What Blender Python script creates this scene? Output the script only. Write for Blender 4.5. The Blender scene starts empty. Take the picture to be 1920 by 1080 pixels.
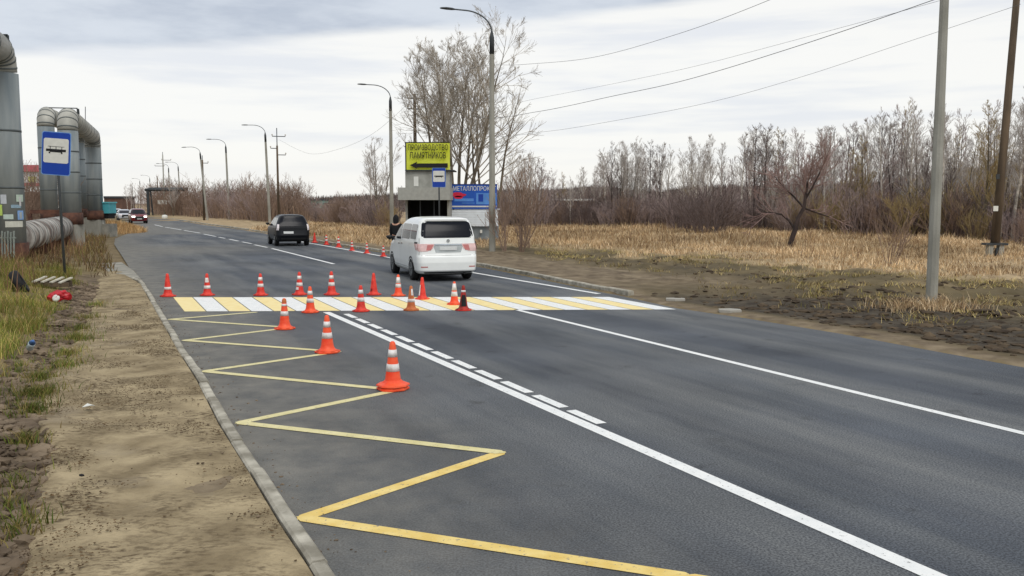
import bpy, bmesh, math, random
import numpy as np
from mathutils import Vector, Matrix
R = math.radians
sc = bpy.context.scene
COL = sc.collection

# ------------------------------------------------------------------ camera
F, CH, PT = 1700.0, 2.3, math.atan(159.0 / 1700.0)
cam = bpy.data.cameras.new('camera'); camo = bpy.data.objects.new('camera', cam); COL.objects.link(camo)
camo.location = (0, 0, CH); camo.rotation_euler = (math.pi / 2 - PT, 0, 0)
cam.sensor_width = 36.0; cam.lens = 36.0 * F / 1920.0; cam.clip_end = 6000; cam.clip_start = 0.05
sc.camera = camo

# ------------------------------------------------------------------ overcast sky + sun
SUN_EL, SUN_AZ = 48.0, 155.0          # azimuth clockwise from +Y (the view direction)
w = bpy.data.worlds.new('World'); sc.world = w; w.use_nodes = True
nt = w.node_tree; nt.nodes.clear()
def N(t, **k):
    n = nt.nodes.new(t)
    for a, b in k.items(): setattr(n, a, b)
    return n
def LK(a, b): nt.links.new(a, b)
def val(op, a, b=None, c=None, clamp=False):
    n = N('ShaderNodeMath', operation=op); n.use_clamp = clamp
    for i, x in enumerate((a, b, c)):
        if x is None: continue
        if isinstance(x, (int, float)): n.inputs[i].default_value = x
        else: LK(x, n.inputs[i])
    return n.outputs[0]
def mixc(f, a, b):
    n = N('ShaderNodeMix', data_type='RGBA')
    for i, x in ((0, f), (6, a), (7, b)):
        if isinstance(x, (int, float)): n.inputs[i].default_value = x
        elif isinstance(x, tuple): n.inputs[i].default_value = x + (1,)
        else: LK(x, n.inputs[i])
    return n.outputs[2]
def sstep(x, a, b):
    n = N('ShaderNodeMapRange', interpolation_type='SMOOTHSTEP')
    LK(x, n.inputs[0]); n.inputs[1].default_value = a; n.inputs[2].default_value = b
    return n.outputs[0]
tc = N('ShaderNodeTexCoord'); sep = N('ShaderNodeSeparateXYZ'); LK(tc.outputs['Generated'], sep.inputs[0])
sx, sy, sz = sep.outputs
sky = N('ShaderNodeTexSky', sky_type='NISHITA', sun_disc=False)
sky.sun_elevation = R(SUN_EL); sky.sun_rotation = R(SUN_AZ)
def cloudnoise(scale, sc3, detail=5, rough=.55, off=0.0):
    m = N('ShaderNodeMapping'); LK(tc.outputs['Generated'], m.inputs[0])
    m.inputs['Scale'].default_value = sc3; m.inputs['Location'].default_value = (off, off * 1.7, off * .6)
    n = N('ShaderNodeTexNoise'); LK(m.outputs[0], n.inputs['Vector'])
    n.inputs['Scale'].default_value = scale; n.inputs['Detail'].default_value = detail; n.inputs['Roughness'].default_value = rough
    return n.outputs['Fac']
n1 = cloudnoise(1.6, (1.2, 1.2, 9.0), 6, .6, 1.3)
n2 = cloudnoise(2.2, (1.6, 1.6, 16.0), 5, .55, 7.1)
n3 = cloudnoise(3.2, (1.0, 1.0, 4.0), 6, .6, 3.3)
# layer of grey stratus whose lower edge rises to the right
edge = val('ADD', val('MULTIPLY', sx, .10), .190)
el = val('ADD', sz, val('MULTIPLY', val('SUBTRACT', n1, .5), .035))
dark = sstep(val('SUBTRACT', el, edge), -.005, .010)
lowc = mixc(sstep(n2, .42, .66), (9.25, 9.2, 8.95), (7.85, 8.05, 8.4))
lowc = mixc(sstep(sz, .0, .09), (9.15, 9.05, 8.7), lowc)
highc = mixc(sstep(n3, .36, .64), (4.6, 5.1, 6.0), (6.7, 7.15, 7.8))
cl = mixc(dark, lowc, highc)
cl = mixc(sstep(sz, .30, .6), cl, (7.8, 8.0, 8.3))
out = mixc(.93, sky.outputs[0], cl)
bg = N('ShaderNodeBackground'); bg.inputs[1].default_value = 0.1; LK(out, bg.inputs[0])
wo = N('ShaderNodeOutputWorld'); LK(bg.outputs[0], wo.inputs[0])
sl = bpy.data.lights.new('sun', 'SUN'); sl.energy = 1.3; sl.angle = R(25); sl.color = (1, .96, .9)
slo = bpy.data.objects.new('sun', sl); COL.objects.link(slo)
a, e = R(SUN_AZ), R(SUN_EL)
sdir = Vector((math.sin(a) * math.cos(e), math.cos(a) * math.cos(e), math.sin(e)))
slo.rotation_euler = sdir.to_track_quat('Z', 'Y').to_euler(); slo.location = (0, 0, 40)
sc.view_settings.view_transform = 'Standard'; sc.view_settings.look = 'None'
sc.view_settings.exposure = 0.1; sc.view_settings.gamma = 1.0
sc.cycles.max_bounces = 6; sc.cycles.diffuse_bounces = 3; sc.cycles.glossy_bounces = 3; sc.cycles.transparent_max_bounces = 4

# ------------------------------------------------------------------ helpers
rng = random.Random(7); nrng = np.random.default_rng(7)
cp, sp = math.cos(PT), math.sin(PT)
def ray(u, v):
    a, b = (u - 960) / F, (540 - v) / F
    return a, cp + b * sp, -sp + b * cp
def P(u, v, z=0.0):
    a, b, c = ray(u, v); t = (z - CH) / c
    return Vector((a * t, b * t, z))
def A(u, v, Y):
    a, b, c = ray(u, v); t = Y / b
    return Vector((a * t, Y, CH + c * t))
def srgb(r, g, b):
    f = lambda c: (c / 255 / 12.92) if c <= 10 else ((c / 255 + .055) / 1.055) ** 2.4
    return (f(r), f(g), f(b))
MATS = {}
def mat(name, col, rough=.7, var=.12, scale=6, bump=0., bscale=40, metal=0., spec=.4, col2=None, thr=(.35, .7), detail=5, stretch=(1, 1, 1)):
    m = bpy.data.materials.new(name); m.use_nodes = True; MATS[name] = m
    t = m.node_tree; b = t.nodes['Principled BSDF']
    b.inputs['Roughness'].default_value = rough; b.inputs['Metallic'].default_value = metal
    b.inputs['Specular IOR Level'].default_value = spec
    tcn = t.nodes.new('ShaderNodeTexCoord'); mp = t.nodes.new('ShaderNodeMapping'); t.links.new(tcn.outputs['Object'], mp.inputs[0])
    mp.inputs['Scale'].default_value = stretch
    ns = t.nodes.new('ShaderNodeTexNoise'); ns.inputs['Scale'].default_value = scale; ns.inputs['Detail'].default_value = detail
    t.links.new(mp.outputs[0], ns.inputs['Vector'])
    rp = t.nodes.new('ShaderNodeValToRGB'); t.links.new(ns.outputs['Fac'], rp.inputs[0])
    c1 = tuple(c * (1 - var) for c in col) if col2 is None else col
    c2 = tuple(min(1, c * (1 + var)) for c in col) if col2 is None else col2
    rp.color_ramp.elements[0].position, rp.color_ramp.elements[1].position = thr
    rp.color_ramp.elements[0].color = c1 + (1,); rp.color_ramp.elements[1].color = c2 + (1,)
    t.links.new(rp.outputs[0], b.inputs['Base Color'])
    if bump:
        n2 = t.nodes.new('ShaderNodeTexNoise'); n2.inputs['Scale'].default_value = bscale; n2.inputs['Detail'].default_value = 4
        t.links.new(tcn.outputs['Object'], n2.inputs['Vector'])
        bp = t.nodes.new('ShaderNodeBump'); bp.inputs['Strength'].default_value = bump; bp.inputs['Distance'].default_value = .02
        t.links.new(n2.outputs['Fac'], bp.inputs['Height']); t.links.new(bp.outputs[0], b.inputs['Normal'])
    return m
def emit(name, col, s):
    m = bpy.data.materials.new(name); m.use_nodes = True; b = m.node_tree.nodes['Principled BSDF']
    b.inputs['Base Color'].default_value = col + (1,); b.inputs['Emission Color'].default_value = col + (1,); b.inputs['Emission Strength'].default_value = s
    return m

class MB:
    def __init__(s): s.v = []; s.f = []; s.mi = []; s.m = 0
    def add(s, vs, fs):
        o = len(s.v); s.v.extend(tuple(x) for x in vs)
        for f in fs: s.f.append(tuple(i + o for i in f)); s.mi.append(s.m)
    def box(s, c, d, rz=0, M=None):
        vs = [Vector((x * d[0] / 2, y * d[1] / 2, z * d[2] / 2)) for x in (-1, 1) for y in (-1, 1) for z in (-1, 1)]
        T = Matrix.Translation(c) @ (M if M is not None else Matrix.Rotation(rz, 4, 'Z'))
        s.add([T @ q for q in vs], [(0, 1, 3, 2), (4, 6, 7, 5), (0, 4, 5, 1), (2, 3, 7, 6), (0, 2, 6, 4), (1, 5, 7, 3)])
    def bar(s, a, b, wd, th=None):
        a, b = Vector(a), Vector(b); d = b - a; M = d.to_track_quat('Z', 'Y').to_matrix().to_4x4()
        s.box((a + b) / 2, (wd, th or wd, d.length), M=M)
    def tube(s, pts, rad, n=8, cap=True):
        pts = [Vector(p) for p in pts]
        if not isinstance(rad, (list, tuple)): rad = [rad] * len(pts)
        d0 = (pts[1] - pts[0]).normalized()
        up = Vector((0, 0, 1)) if abs(d0.z) < .9 else Vector((1, 0, 0))
        x = d0.cross(up).normalized(); vs = []
        for i, p in enumerate(pts):
            d = (pts[min(i + 1, len(pts) - 1)] - pts[max(i - 1, 0)]).normalized()
            x = (x - d * x.dot(d)).normalized(); y = d.cross(x)
            for k in range(n):
                t = 2 * math.pi * k / n; vs.append(p + (x * math.cos(t) + y * math.sin(t)) * rad[i])
        fs = [(i * n + k, i * n + (k + 1) % n, (i + 1) * n + (k + 1) % n, (i + 1) * n + k) for i in range(len(pts) - 1) for k in range(n)]
        if cap: fs += [tuple(range(n - 1, -1, -1)), tuple(range((len(pts) - 1) * n, len(pts) * n))]
        s.add(vs, fs)
    def lathe(s, prof, n=16, o=(0, 0, 0), M=None, rot=0.):
        vs = []
        for r, z in prof:
            for k in range(n):
                t = 2 * math.pi * (k + rot) / n; q = Vector((r * math.cos(t), r * math.sin(t), z))
                vs.append((M @ q if M is not None else q) + Vector(o))
        fs = [(i * n + k, i * n + (k + 1) % n, (i + 1) * n + (k + 1) % n, (i + 1) * n + k) for i in range(len(prof) - 1) for k in range(n)]
        fs += [tuple(range(n - 1, -1, -1)), tuple(range((len(prof) - 1) * n, len(prof) * n))]
        s.add(vs, fs)
    def prism(s, pts, z0, z1):
        n = len(pts); s.add([(p[0], p[1], z0) for p in pts] + [(p[0], p[1], z1) for p in pts],
            [tuple(range(n - 1, -1, -1)), tuple(range(n, 2 * n))] + [(i, (i + 1) % n, n + (i + 1) % n, n + i) for i in range(n)])
    def rock(s, c, r, sq=.6, seed=0):
        q = random.Random(seed); bm = bmesh.new(); bmesh.ops.create_icosphere(bm, subdivisions=1, radius=1)
        sc3 = (r * q.uniform(.7, 1.3), r * q.uniform(.7, 1.3), r * sq * q.uniform(.7, 1.2)); rz = q.uniform(0, 6.3)
        vs = []
        for v in bm.verts:
            k = q.uniform(.75, 1.2); x, y, z = v.co.x * sc3[0] * k, v.co.y * sc3[1] * k, v.co.z * sc3[2] * k
            vs.append((c[0] + x * math.cos(rz) - y * math.sin(rz), c[1] + x * math.sin(rz) + y * math.cos(rz), c[2] + z))
        s.add(vs, [tuple(v.index for v in f.verts) for f in bm.faces]); bm.free()
    def build(s, name, mats, parent=None, smooth=False):
        me = bpy.data.meshes.new(name); me.from_pydata(s.v, [], s.f)
        if not isinstance(mats, (list, tuple)): mats = [mats]
        for m in mats: me.materials.append(m)
        if len(mats) > 1: me.polygons.foreach_set('material_index', s.mi)
        if smooth: me.polygons.foreach_set('use_smooth', [True] * len(me.polygons))
        me.update(); o = bpy.data.objects.new(name, me); COL.objects.link(o)
        if parent is not None: o.parent = parent
        return o
def tag(o, label=None, cat=None, group=None, kind=None):
    for k, x in (('label', label), ('category', cat), ('group', group), ('kind', kind)):
        if x: o[k] = x
    return o
def thing(name, label, cat, loc=(0, 0, 0), rz=0., group=None):
    o = bpy.data.objects.new(name, None); COL.objects.link(o); o.empty_display_size = .2
    o.location = loc; o.rotation_euler = (0, 0, rz); return tag(o, label, cat, group)
def dup(root, loc, rz=0., scale=1., label=None, group=None):
    def cpy(o, par):
        c = o.copy(); COL.objects.link(c)
        if par is not None: c.parent = par
        for ch in [x for x in o.children]: cpy(ch, c)
        return c
    c = cpy(root, None); c.location = loc; c.rotation_euler = (0, 0, rz); c.scale = (scale,) * 3 if not isinstance(scale, tuple) else scale
    if label: c['label'] = label
    if group: c['group'] = group
    return c
def struct(o): o['kind'] = 'structure'; return o
def stuff(o, label=None, cat=None): o['kind'] = 'stuff'; return tag(o, label, cat)
def textmesh(s, size, depth=.006, width=None):
    cu = bpy.data.curves.new('t', 'FONT'); cu.body = s; cu.size = size; cu.extrude = depth; cu.align_x = 'CENTER'; cu.align_y = 'CENTER'; cu.offset = size * .006
    o = bpy.data.objects.new('t', cu); COL.objects.link(o); dg = bpy.context.evaluated_depsgraph_get(); dg.update()
    me = bpy.data.meshes.new_from_object(o.evaluated_get(dg)); COL.objects.unlink(o); bpy.data.objects.remove(o)
    if width:
        xs = [v.co.x for v in me.vertices]; k = width / (max(xs) - min(xs))
        for v in me.vertices: v.co.x *= k
    return me
def addtext(name, s, size, m, parent, M, width=None):
    me = textmesh(s, size, width=width); me.transform(M); me.materials.clear(); me.materials.append(m)
    o = bpy.data.objects.new(name, me); COL.objects.link(o); o.parent = parent; return o
def interp(u, tab): return float(np.interp(u, [t[0] for t in tab], [t[1] for t in tab]))
FACE = Matrix.Rotation(math.pi / 2, 4, 'X')       # text standing up, read from -Y

# ------------------------------------------------------------------ road plan (image measurements dropped onto the ground plane)
KERB_L = [(700, 1215), (612, 1076), (560, 1003), (493, 897), (433, 807), (387, 722), (347, 662), (310, 600), (287, 562), (272, 537)]
LEFT_FAR = [(262, 526), (246, 508), (230, 482), (214, 458), (216, 447), (240, 438), (255, 431), (246, 420), (226, 411), (205, 402.5), (180, 395), (150, 389)]
RIGHT = [(2500, 791), (1920, 689), (1755, 659), (1578, 626), (1400, 597), (1269, 578), (1165, 555), (1123, 546), (1010, 522), (900, 500), (800, 486), (720, 474), (640, 462), (575, 451), (505, 438.5), (445, 429), (385, 421), (320, 411), (280, 405.5), (240, 399), (205, 394), (170, 388.5)]
def plan(px): return [P(*q).to_2d() for q in px]
L_W = plan(KERB_L + LEFT_FAR); R_W = plan(RIGHT)
nearR = [R_W[0] + (R_W[0] - R_W[1]).normalized() * 30]; nearL = [L_W[0] + (L_W[0] - L_W[1]).normalized() * 30]
far = Vector((-.62, 1)).normalized() * 1500
Lp = nearL + L_W + [L_W[-1] + far]; Rp = nearR + R_W + [R_W[-1] + far]
ROAD = np.array([tuple(p) for p in Lp] + [tuple(p) for p in reversed(Rp)])
def seg_dist(X, Y, poly, closed=False):
    d = np.full(X.shape, 1e9); n = len(poly)
    for i in range(n if closed else n - 1):
        ax, ay = poly[i]; bx, by = poly[(i + 1) % n]; dx, dy = bx - ax, by - ay
        t = np.clip(((X - ax) * dx + (Y - ay) * dy) / (dx * dx + dy * dy + 1e-12), 0, 1)
        d = np.minimum(d, np.hypot(X - ax - t * dx, Y - ay - t * dy))
    return d
def inside(X, Y, poly):
    r = np.zeros(X.shape, bool); n = len(poly)
    for i in range(n):
        ax, ay = poly[i]; bx, by = poly[(i + 1) % n]
        if ay == by: continue
        c = ((ay > Y) != (by > Y)) & (X < (bx - ax) * (Y - ay) / (by - ay) + ax); r ^= c
    return r
def vnoise(X, Y, s, seed=0):
    x, y = X / s, Y / s; xi, yi = np.floor(x).astype(np.int64), np.floor(y).astype(np.int64); fx, fy = x - xi, y - yi
    fx, fy = fx * fx * (3 - 2 * fx), fy * fy * (3 - 2 * fy)
    def h(a, b):
        q = (a * 374761393 + b * 668265263 + seed * 974711) & 0x7fffffff
        q = ((q ^ (q >> 13)) * 1274126177) & 0x7fffffff
        return ((q ^ (q >> 16)) & 0xffff) / 65535.
    return (h(xi, yi) * (1 - fx) + h(xi + 1, yi) * fx) * (1 - fy) + (h(xi, yi + 1) * (1 - fx) + h(xi + 1, yi + 1) * fx) * fy - .5
def sm(x, a, b): t = np.clip((x - a) / (b - a), 0, 1); return t * t * (3 - 2 * t)
PATH_L = plan([(20, 1215), (30, 1080), (60, 960), (95, 853), (72, 800), (66, 757), (84, 720), (115, 684), (144, 636), (165, 596), (176, 560), (186, 525), (192, 505)])
BANK_L = plan([(-260, 1080), (-160, 860), (0, 716), (60, 660), (100, 610), (128, 565), (140, 530), (150, 500)])
CEN = plan([(2300, 1320), (1750, 1080), (612, 584), (500, 463), (310, 426), (230, 404)]) ; CEN = CEN + [CEN[-1] + far]
def side(X, Y):                                   # + right of the road's centre line
    c = np.array([tuple(p) for p in CEN]); xs = np.interp(Y, c[:, 1], c[:, 0]); return X - xs
KEND = P(1150, 552).y
def ground_h(X, Y):
    X = np.asarray(X, float); Y = np.asarray(Y, float)
    d = seg_dist(X, Y, ROAD, True); ins = inside(X, Y, ROAD); d = np.where(ins, -d, d); sd = side(X, Y)
    n1 = vnoise(X, Y, .55, 1) * .5 + vnoise(X, Y, .23, 2) * .3; n2 = vnoise(X, Y, 3.1, 3); n3 = vnoise(X, Y, 14., 4)
    kr = sm(Y, KEND - .3, KEND + .5)
    hr = -.07 + sm(d, -.25, .2) * (.10 + .07 * kr) + sm(d, .2, 2.5) * (n1 * (.17 + .16 * sm(d, 2, 5)) + n2 * .10) + sm(d, 6, 25) * (n3 * .5 + .05)
    pl = np.array([tuple(p) for p in PATH_L]); px = np.interp(Y, pl[:, 1], pl[:, 0]); dl = px - X   # + left of the path
    far_l = sm(Y, 30, 36)
    hl = -.07 + sm(d - .25 * far_l, -.2, .12) * (.12 - .04 * far_l) + sm(dl, -.1, .5) * (.07 + n1 * .26) * (1 - far_l) + sm(dl, .3, 3.) * (.22 + n2 * .12) * (1 - far_l * (1 - sm(d, 1.5, 6.))) + far_l * sm(d, .8, 3.) * (.1 + n1 * .1)
    h = np.where(sd > 0, hr, hl)
    return np.where(d < -.5, -.07, h) * (1 - sm(np.hypot(X, Y), 150, 300)) - .07 * sm(np.hypot(X, Y), 150, 300)
def gz(x, y): return float(ground_h(np.array([x]), np.array([y]))[0])
def G(u, v):                                      # point on the uneven ground seen at (u, v)
    p = P(u, v)
    for _ in range(4): p = P(u, v, gz(p.x, p.y))
    return p
def GA(u, Y):                                     # ground point at depth Y in the column u
    x = (u - 960) / F * Y; x = x * (1 + .0)
    return Vector((x * (cp + 0) ** 0, Y, gz(x, Y)))
def GA(u, Y):
    p = A(u, 381 + CH * F / Y, Y); return Vector((p.x, Y, gz(p.x, Y)))

# ------------------------------------------------------------------ ground sheet
def axis(lo, hi, segs):
    xs = [lo]
    for end, st in segs:
        while xs[-1] < end: xs.append(xs[-1] + st)
    return np.array(xs)
gx = np.concatenate([-np.geomspace(62, 2500, 26)[::-1], axis(-60, 62, [(-24, 1.2), (-12, .5), (20, .2), (34, .5), (62, 1.2)]), np.geomspace(66, 2500, 26)])
gy = np.concatenate([[-60, -30, -15, -8, -3], axis(0, 110, [(4, .4), (26, .2), (45, .4), (110, 1.2)]), np.geomspace(114, 4500, 36)])
GX, GY = np.meshgrid(gx, gy); GZ = ground_h(GX, GY)
STRAW_B = plan([(600, 444), (940, 458), (1050, 466), (1130, 474), (1200, 483), (1350, 491), (1500, 504), (1700, 522), (1920, 538), (2600, 585)])
def zones(X, Y):
    X = np.asarray(X, float); Y = np.asarray(Y, float)
    d = seg_dist(X, Y, ROAD, True); sd = side(X, Y)
    b = np.array([tuple(p) for p in STRAW_B]); b = b[np.argsort(b[:, 0])]
    yb = np.interp(X, b[:, 0], b[:, 1]); n = vnoise(X, Y, 2.2, 9); n5 = vnoise(X, Y, .8, 10)
    right = (sd > 0).astype(float)
    straw = right * sm(Y - yb + n * 9 + n5 * 4, -4.5, 4.5)
    # beyond the kerb the bare verge is only a couple of metres deep
    straw = np.maximum(straw, right * sm(Y, 42, 52) * sm(d + n * 1.2, .8, 2.2))
    dirt = right * sm(Y, KEND - 3, KEND + 4) * (1 - sm(d + n * 2, 3.2, 6)) + right * (1 - sm(d + n * .5, .25, .9))
    mud = right * (1 - straw) * (1 - np.clip(dirt, 0, 1)) * (1 - .45 * sm(d + n * 4 + n5 * 2, 3.5, 8))
    pl = np.array([tuple(p) for p in PATH_L]); dl = np.interp(Y, pl[:, 1], pl[:, 0]) - X
    bl = np.array([tuple(p) for p in BANK_L]); db = np.interp(Y, bl[:, 1], bl[:, 0]) - X
    left = 1 - right; off_ = (~inside(X, Y, ROAD)).astype(float); straw = straw * off_; mud = mud * off_; dirt = dirt * off_
    rub = left * (1 - sm(db + n5 * .7, -.25, .35)) * sm(dl, -.8, .1) * (1 - sm(Y, 26, 30))
    farl = left * sm(Y, 27, 34)
    return np.stack([np.clip(dirt + left * (1 - sm(dl, -.3, .2)) * (1 - sm(Y, 26, 30)), 0, 1), np.clip(mud, 0, 1), np.clip(straw, 0, 1), np.clip(rub + farl * .55, 0, 1)], -1)
ZN = zones(GX, GY)
ny, nx = GX.shape; me = bpy.data.meshes.new('ground')
vv = np.stack([GX, GY, GZ], -1).reshape(-1, 3); ii = np.arange(ny * nx).reshape(ny, nx)
ff = np.stack([ii[:-1, :-1], ii[:-1, 1:], ii[1:, 1:], ii[1:, :-1]], -1).reshape(-1, 4)
me.from_pydata(vv.tolist(), [], ff.tolist()); me.polygons.foreach_set('use_smooth', [True] * len(me.polygons))
at = me.attributes.new('zone', 'FLOAT_COLOR', 'POINT'); at.data.foreach_set('color', ZN.reshape(-1))
ground = bpy.data.objects.new('ground', me); COL.objects.link(ground); struct(ground)
gm = mat('soil', srgb(110, 98, 68), .95, scale=.9, col2=srgb(144, 127, 90), bump=.7, bscale=9)
t = gm.node_tree; b = t.nodes['Principled BSDF']; b.inputs['Specular IOR Level'].default_value = .1
base = b.inputs['Base Color'].links[0].from_socket
an = t.nodes.new('ShaderNodeAttribute'); an.attribute_name = 'zone'; se = t.nodes.new('ShaderNodeSeparateColor'); t.links.new(an.outputs['Color'], se.inputs[0])
def noise_ramp(t, c1, c2, scale, thr=(.35, .65), detail=6, stretch=(1, 1, 1)):
    tcn = t.nodes.new('ShaderNodeTexCoord'); mp = t.nodes.new('ShaderNodeMapping'); mp.inputs['Scale'].default_value = stretch; t.links.new(tcn.outputs['Object'], mp.inputs[0])
    ns = t.nodes.new('ShaderNodeTexNoise'); ns.inputs['Scale'].default_value = scale; ns.inputs['Detail'].default_value = detail; ns.inputs['Roughness'].default_value = .65
    t.links.new(mp.outputs[0], ns.inputs['Vector']); rp = t.nodes.new('ShaderNodeValToRGB'); t.links.new(ns.outputs['Fac'], rp.inputs[0])
    rp.color_ramp.elements[0].position, rp.color_ramp.elements[1].position = thr
    rp.color_ramp.elements[0].color = c1 + (1,); rp.color_ramp.elements[1].color = c2 + (1,); return rp.outputs[0]
def mixn(t, f, a, b):
    n = t.nodes.new('ShaderNodeMix'); n.data_type = 'RGBA'
    for i, x in ((0, f), (6, a), (7, b)):
        if isinstance(x, (int, float)): n.inputs[i].default_value = x
        elif isinstance(x, tuple): n.inputs[i].default_value = x + (1,)
        else: t.links.new(x, n.inputs[i])
    return n.outputs[2]
c = base
for sock, cc in ((se.outputs[0], noise_ramp(t, srgb(92, 80, 66), srgb(138, 124, 102), 1.7)), (se.outputs[1], noise_ramp(t, srgb(50, 45, 40), srgb(92, 84, 72), 2.4, (.34, .70))),
                 (se.outputs[2], noise_ramp(t, srgb(140, 121, 95), srgb(186, 165, 131), 1.1)), (an.outputs['Alpha'], noise_ramp(t, srgb(72, 62, 52), srgb(132, 116, 95), 3.2))):
    c = mixn(t, sock, c, cc)
t.links.new(c, b.inputs['Base Color']); me.materials.append(gm)

# ------------------------------------------------------------------ asphalt
def ribbon(name, left, right, z, m, n_across=1):
    mb = MB(); mb.add([(p[0], p[1], z) for p in left] + [(p[0], p[1], z) for p in right], [(i, len(left) + i, len(left) + i + 1, i + 1) for i in range(len(left) - 1)])
    return mb.build(name, m)
am = mat('asphalt', srgb(56, 61, 68), .8, scale=.35, col2=srgb(88, 93, 100), bump=.35, bscale=90, spec=.35)
t = am.node_tree; b = t.nodes['Principled BSDF']; base = b.inputs['Base Color'].links[0].from_socket
# dusty and tyre-polished streaks run with the traffic (27 deg left of +Y)
tcn = t.nodes.new('ShaderNodeTexCoord'); mp = t.nodes.new('ShaderNodeMapping'); mp.vector_type = 'TEXTURE'; mp.inputs['Rotation'].default_value = (0, 0, R(25.5)); mp.inputs['Scale'].default_value = (1, 9, 1)
t.links.new(tcn.outputs['Object'], mp.inputs[0])
ns = t.nodes.new('ShaderNodeTexNoise'); ns.inputs['Scale'].default_value = .8; ns.inputs['Detail'].default_value = 6; ns.inputs['Roughness'].default_value = .6; t.links.new(mp.outputs[0], ns.inputs['Vector'])
mr = t.nodes.new('ShaderNodeMapRange'); t.links.new(ns.outputs['Fac'], mr.inputs[0]); mr.inputs[1].default_value = .42; mr.inputs[2].default_value = .72; mr.inputs[3].default_value = 0; mr.inputs[4].default_value = .75
c = mixn(t, mr.outputs[0], base, srgb(124, 125, 123))
grit = noise_ramp(t, (.45, .45, .47), (1.5, 1.5, 1.47), 60, (.38, .62), 3)
mul = t.nodes.new('ShaderNodeMix'); mul.data_type = 'RGBA'; mul.blend_type = 'MULTIPLY'; mul.inputs[0].default_value = 1; t.links.new(c, mul.inputs[6]); t.links.new(grit, mul.inputs[7])
c = mul.outputs[2]
# wheel tracks and laying joints: long thin streaks across the lanes
mp2 = t.nodes.new('ShaderNodeMapping'); mp2.vector_type = 'TEXTURE'; mp2.inputs['Rotation'].default_value = (0, 0, R(25.5)); mp2.inputs['Scale'].default_value = (1, 70, 1)
t.links.new(tcn.outputs['Object'], mp2.inputs[0])
ns2 = t.nodes.new('ShaderNodeTexNoise'); ns2.inputs['Scale'].default_value = 1.1; ns2.inputs['Detail'].default_value = 7; ns2.inputs['Roughness'].default_value = .62; t.links.new(mp2.outputs[0], ns2.inputs['Vector'])
rp2 = t.nodes.new('ShaderNodeValToRGB'); t.links.new(ns2.outputs['Fac'], rp2.inputs[0]); rp2.color_ramp.elements[0].position = .3; rp2.color_ramp.elements[1].position = .7
rp2.color_ramp.elements[0].color = (.86, .86, .88, 1); rp2.color_ramp.elements[1].color = (1.12, 1.12, 1.10, 1)
mu2 = t.nodes.new('ShaderNodeMix'); mu2.data_type = 'RGBA'; mu2.blend_type = 'MULTIPLY'; mu2.inputs[0].default_value = 1; t.links.new(c, mu2.inputs[6]); t.links.new(rp2.outputs[0], mu2.inputs[7]); c = mu2.outputs[2]
# tar spots and small stains
sp_ = noise_ramp(t, (.6, .6, .6), (1, 1, 1), 1.7, (.30, .40), 8)
mu3 = t.nodes.new('ShaderNodeMix'); mu3.data_type = 'RGBA'; mu3.blend_type = 'MULTIPLY'; mu3.inputs[0].default_value = 1; t.links.new(c, mu3.inputs[6]); t.links.new(sp_, mu3.inputs[7]); c = mu3.outputs[2]
# dusty band beside the left kerb, laid down by a vertex attribute
an = t.nodes.new('ShaderNodeAttribute'); an.attribute_name = 'dust'
c = mixn(t, an.outputs['Fac'], c, noise_ramp(t, srgb(96, 95, 90), srgb(128, 124, 114), 2.3)); t.links.new(c, b.inputs['Base Color'])
# road mesh: rows between the two edges
rows = 0; mb = MB(); dust = []
ys = np.concatenate([np.linspace(-12, 60, 289), np.geomspace(61, 1900, 60)])
la = np.array([tuple(p) for p in Lp]); ra = np.array([tuple(p) for p in Rp])
def along(poly, n_dense):
    pts = []
    for i in range(len(poly) - 1):
        a, q = Vector(poly[i]), Vector(poly[i + 1]); k = max(1, min(40, int((q - a).length / n_dense)))
        pts += [a.lerp(q, j / k) for j in range(k)]
    return pts + [Vector(poly[-1])]
bmr = bmesh.new(); vs = [bmr.verts.new((p[0], p[1], 0)) for p in along(Lp, 1.0) + list(reversed(along(Rp, 1.0)))]
fc = bmr.faces.new(vs); bmesh.ops.triangulate(bmr, faces=[fc])
bmesh.ops.subdivide_edges(bmr, edges=[e for e in bmr.edges if e.calc_length() > 1.2 and max(abs(v.co.y) for v in e.verts) < 70], cuts=3, use_grid_fill=True)
bmesh.ops.triangulate(bmr, faces=bmr.faces[:]); bmr.normal_update()
for f in bmr.faces:
    if f.normal.z < 0: f.normal_flip()
rme = bpy.data.meshes.new('road'); bmr.to_mesh(rme); bmr.free()
co = np.array([v.co[:] for v in rme.vertices]); dl = seg_dist(co[:, 0], co[:, 1], [tuple(p) for p in Lp])
du = (1 - sm(dl, .0, .9)) * .55 + (1 - sm(dl, .8, 3.2)) * .35 * sm(co[:, 1], 5, 9)
entry = P(235, 470).to_2d(); du = np.maximum(du, .85 * (1 - sm(np.hypot(co[:, 0] - entry.x, co[:, 1] - entry.y), 1, 9)))
rme.attributes.new('dust', 'FLOAT', 'POINT').data.foreach_set('value', np.clip(du, 0, 1))
rme.materials.append(am); road = bpy.data.objects.new('road', rme); COL.objects.link(road); struct(road)

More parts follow.
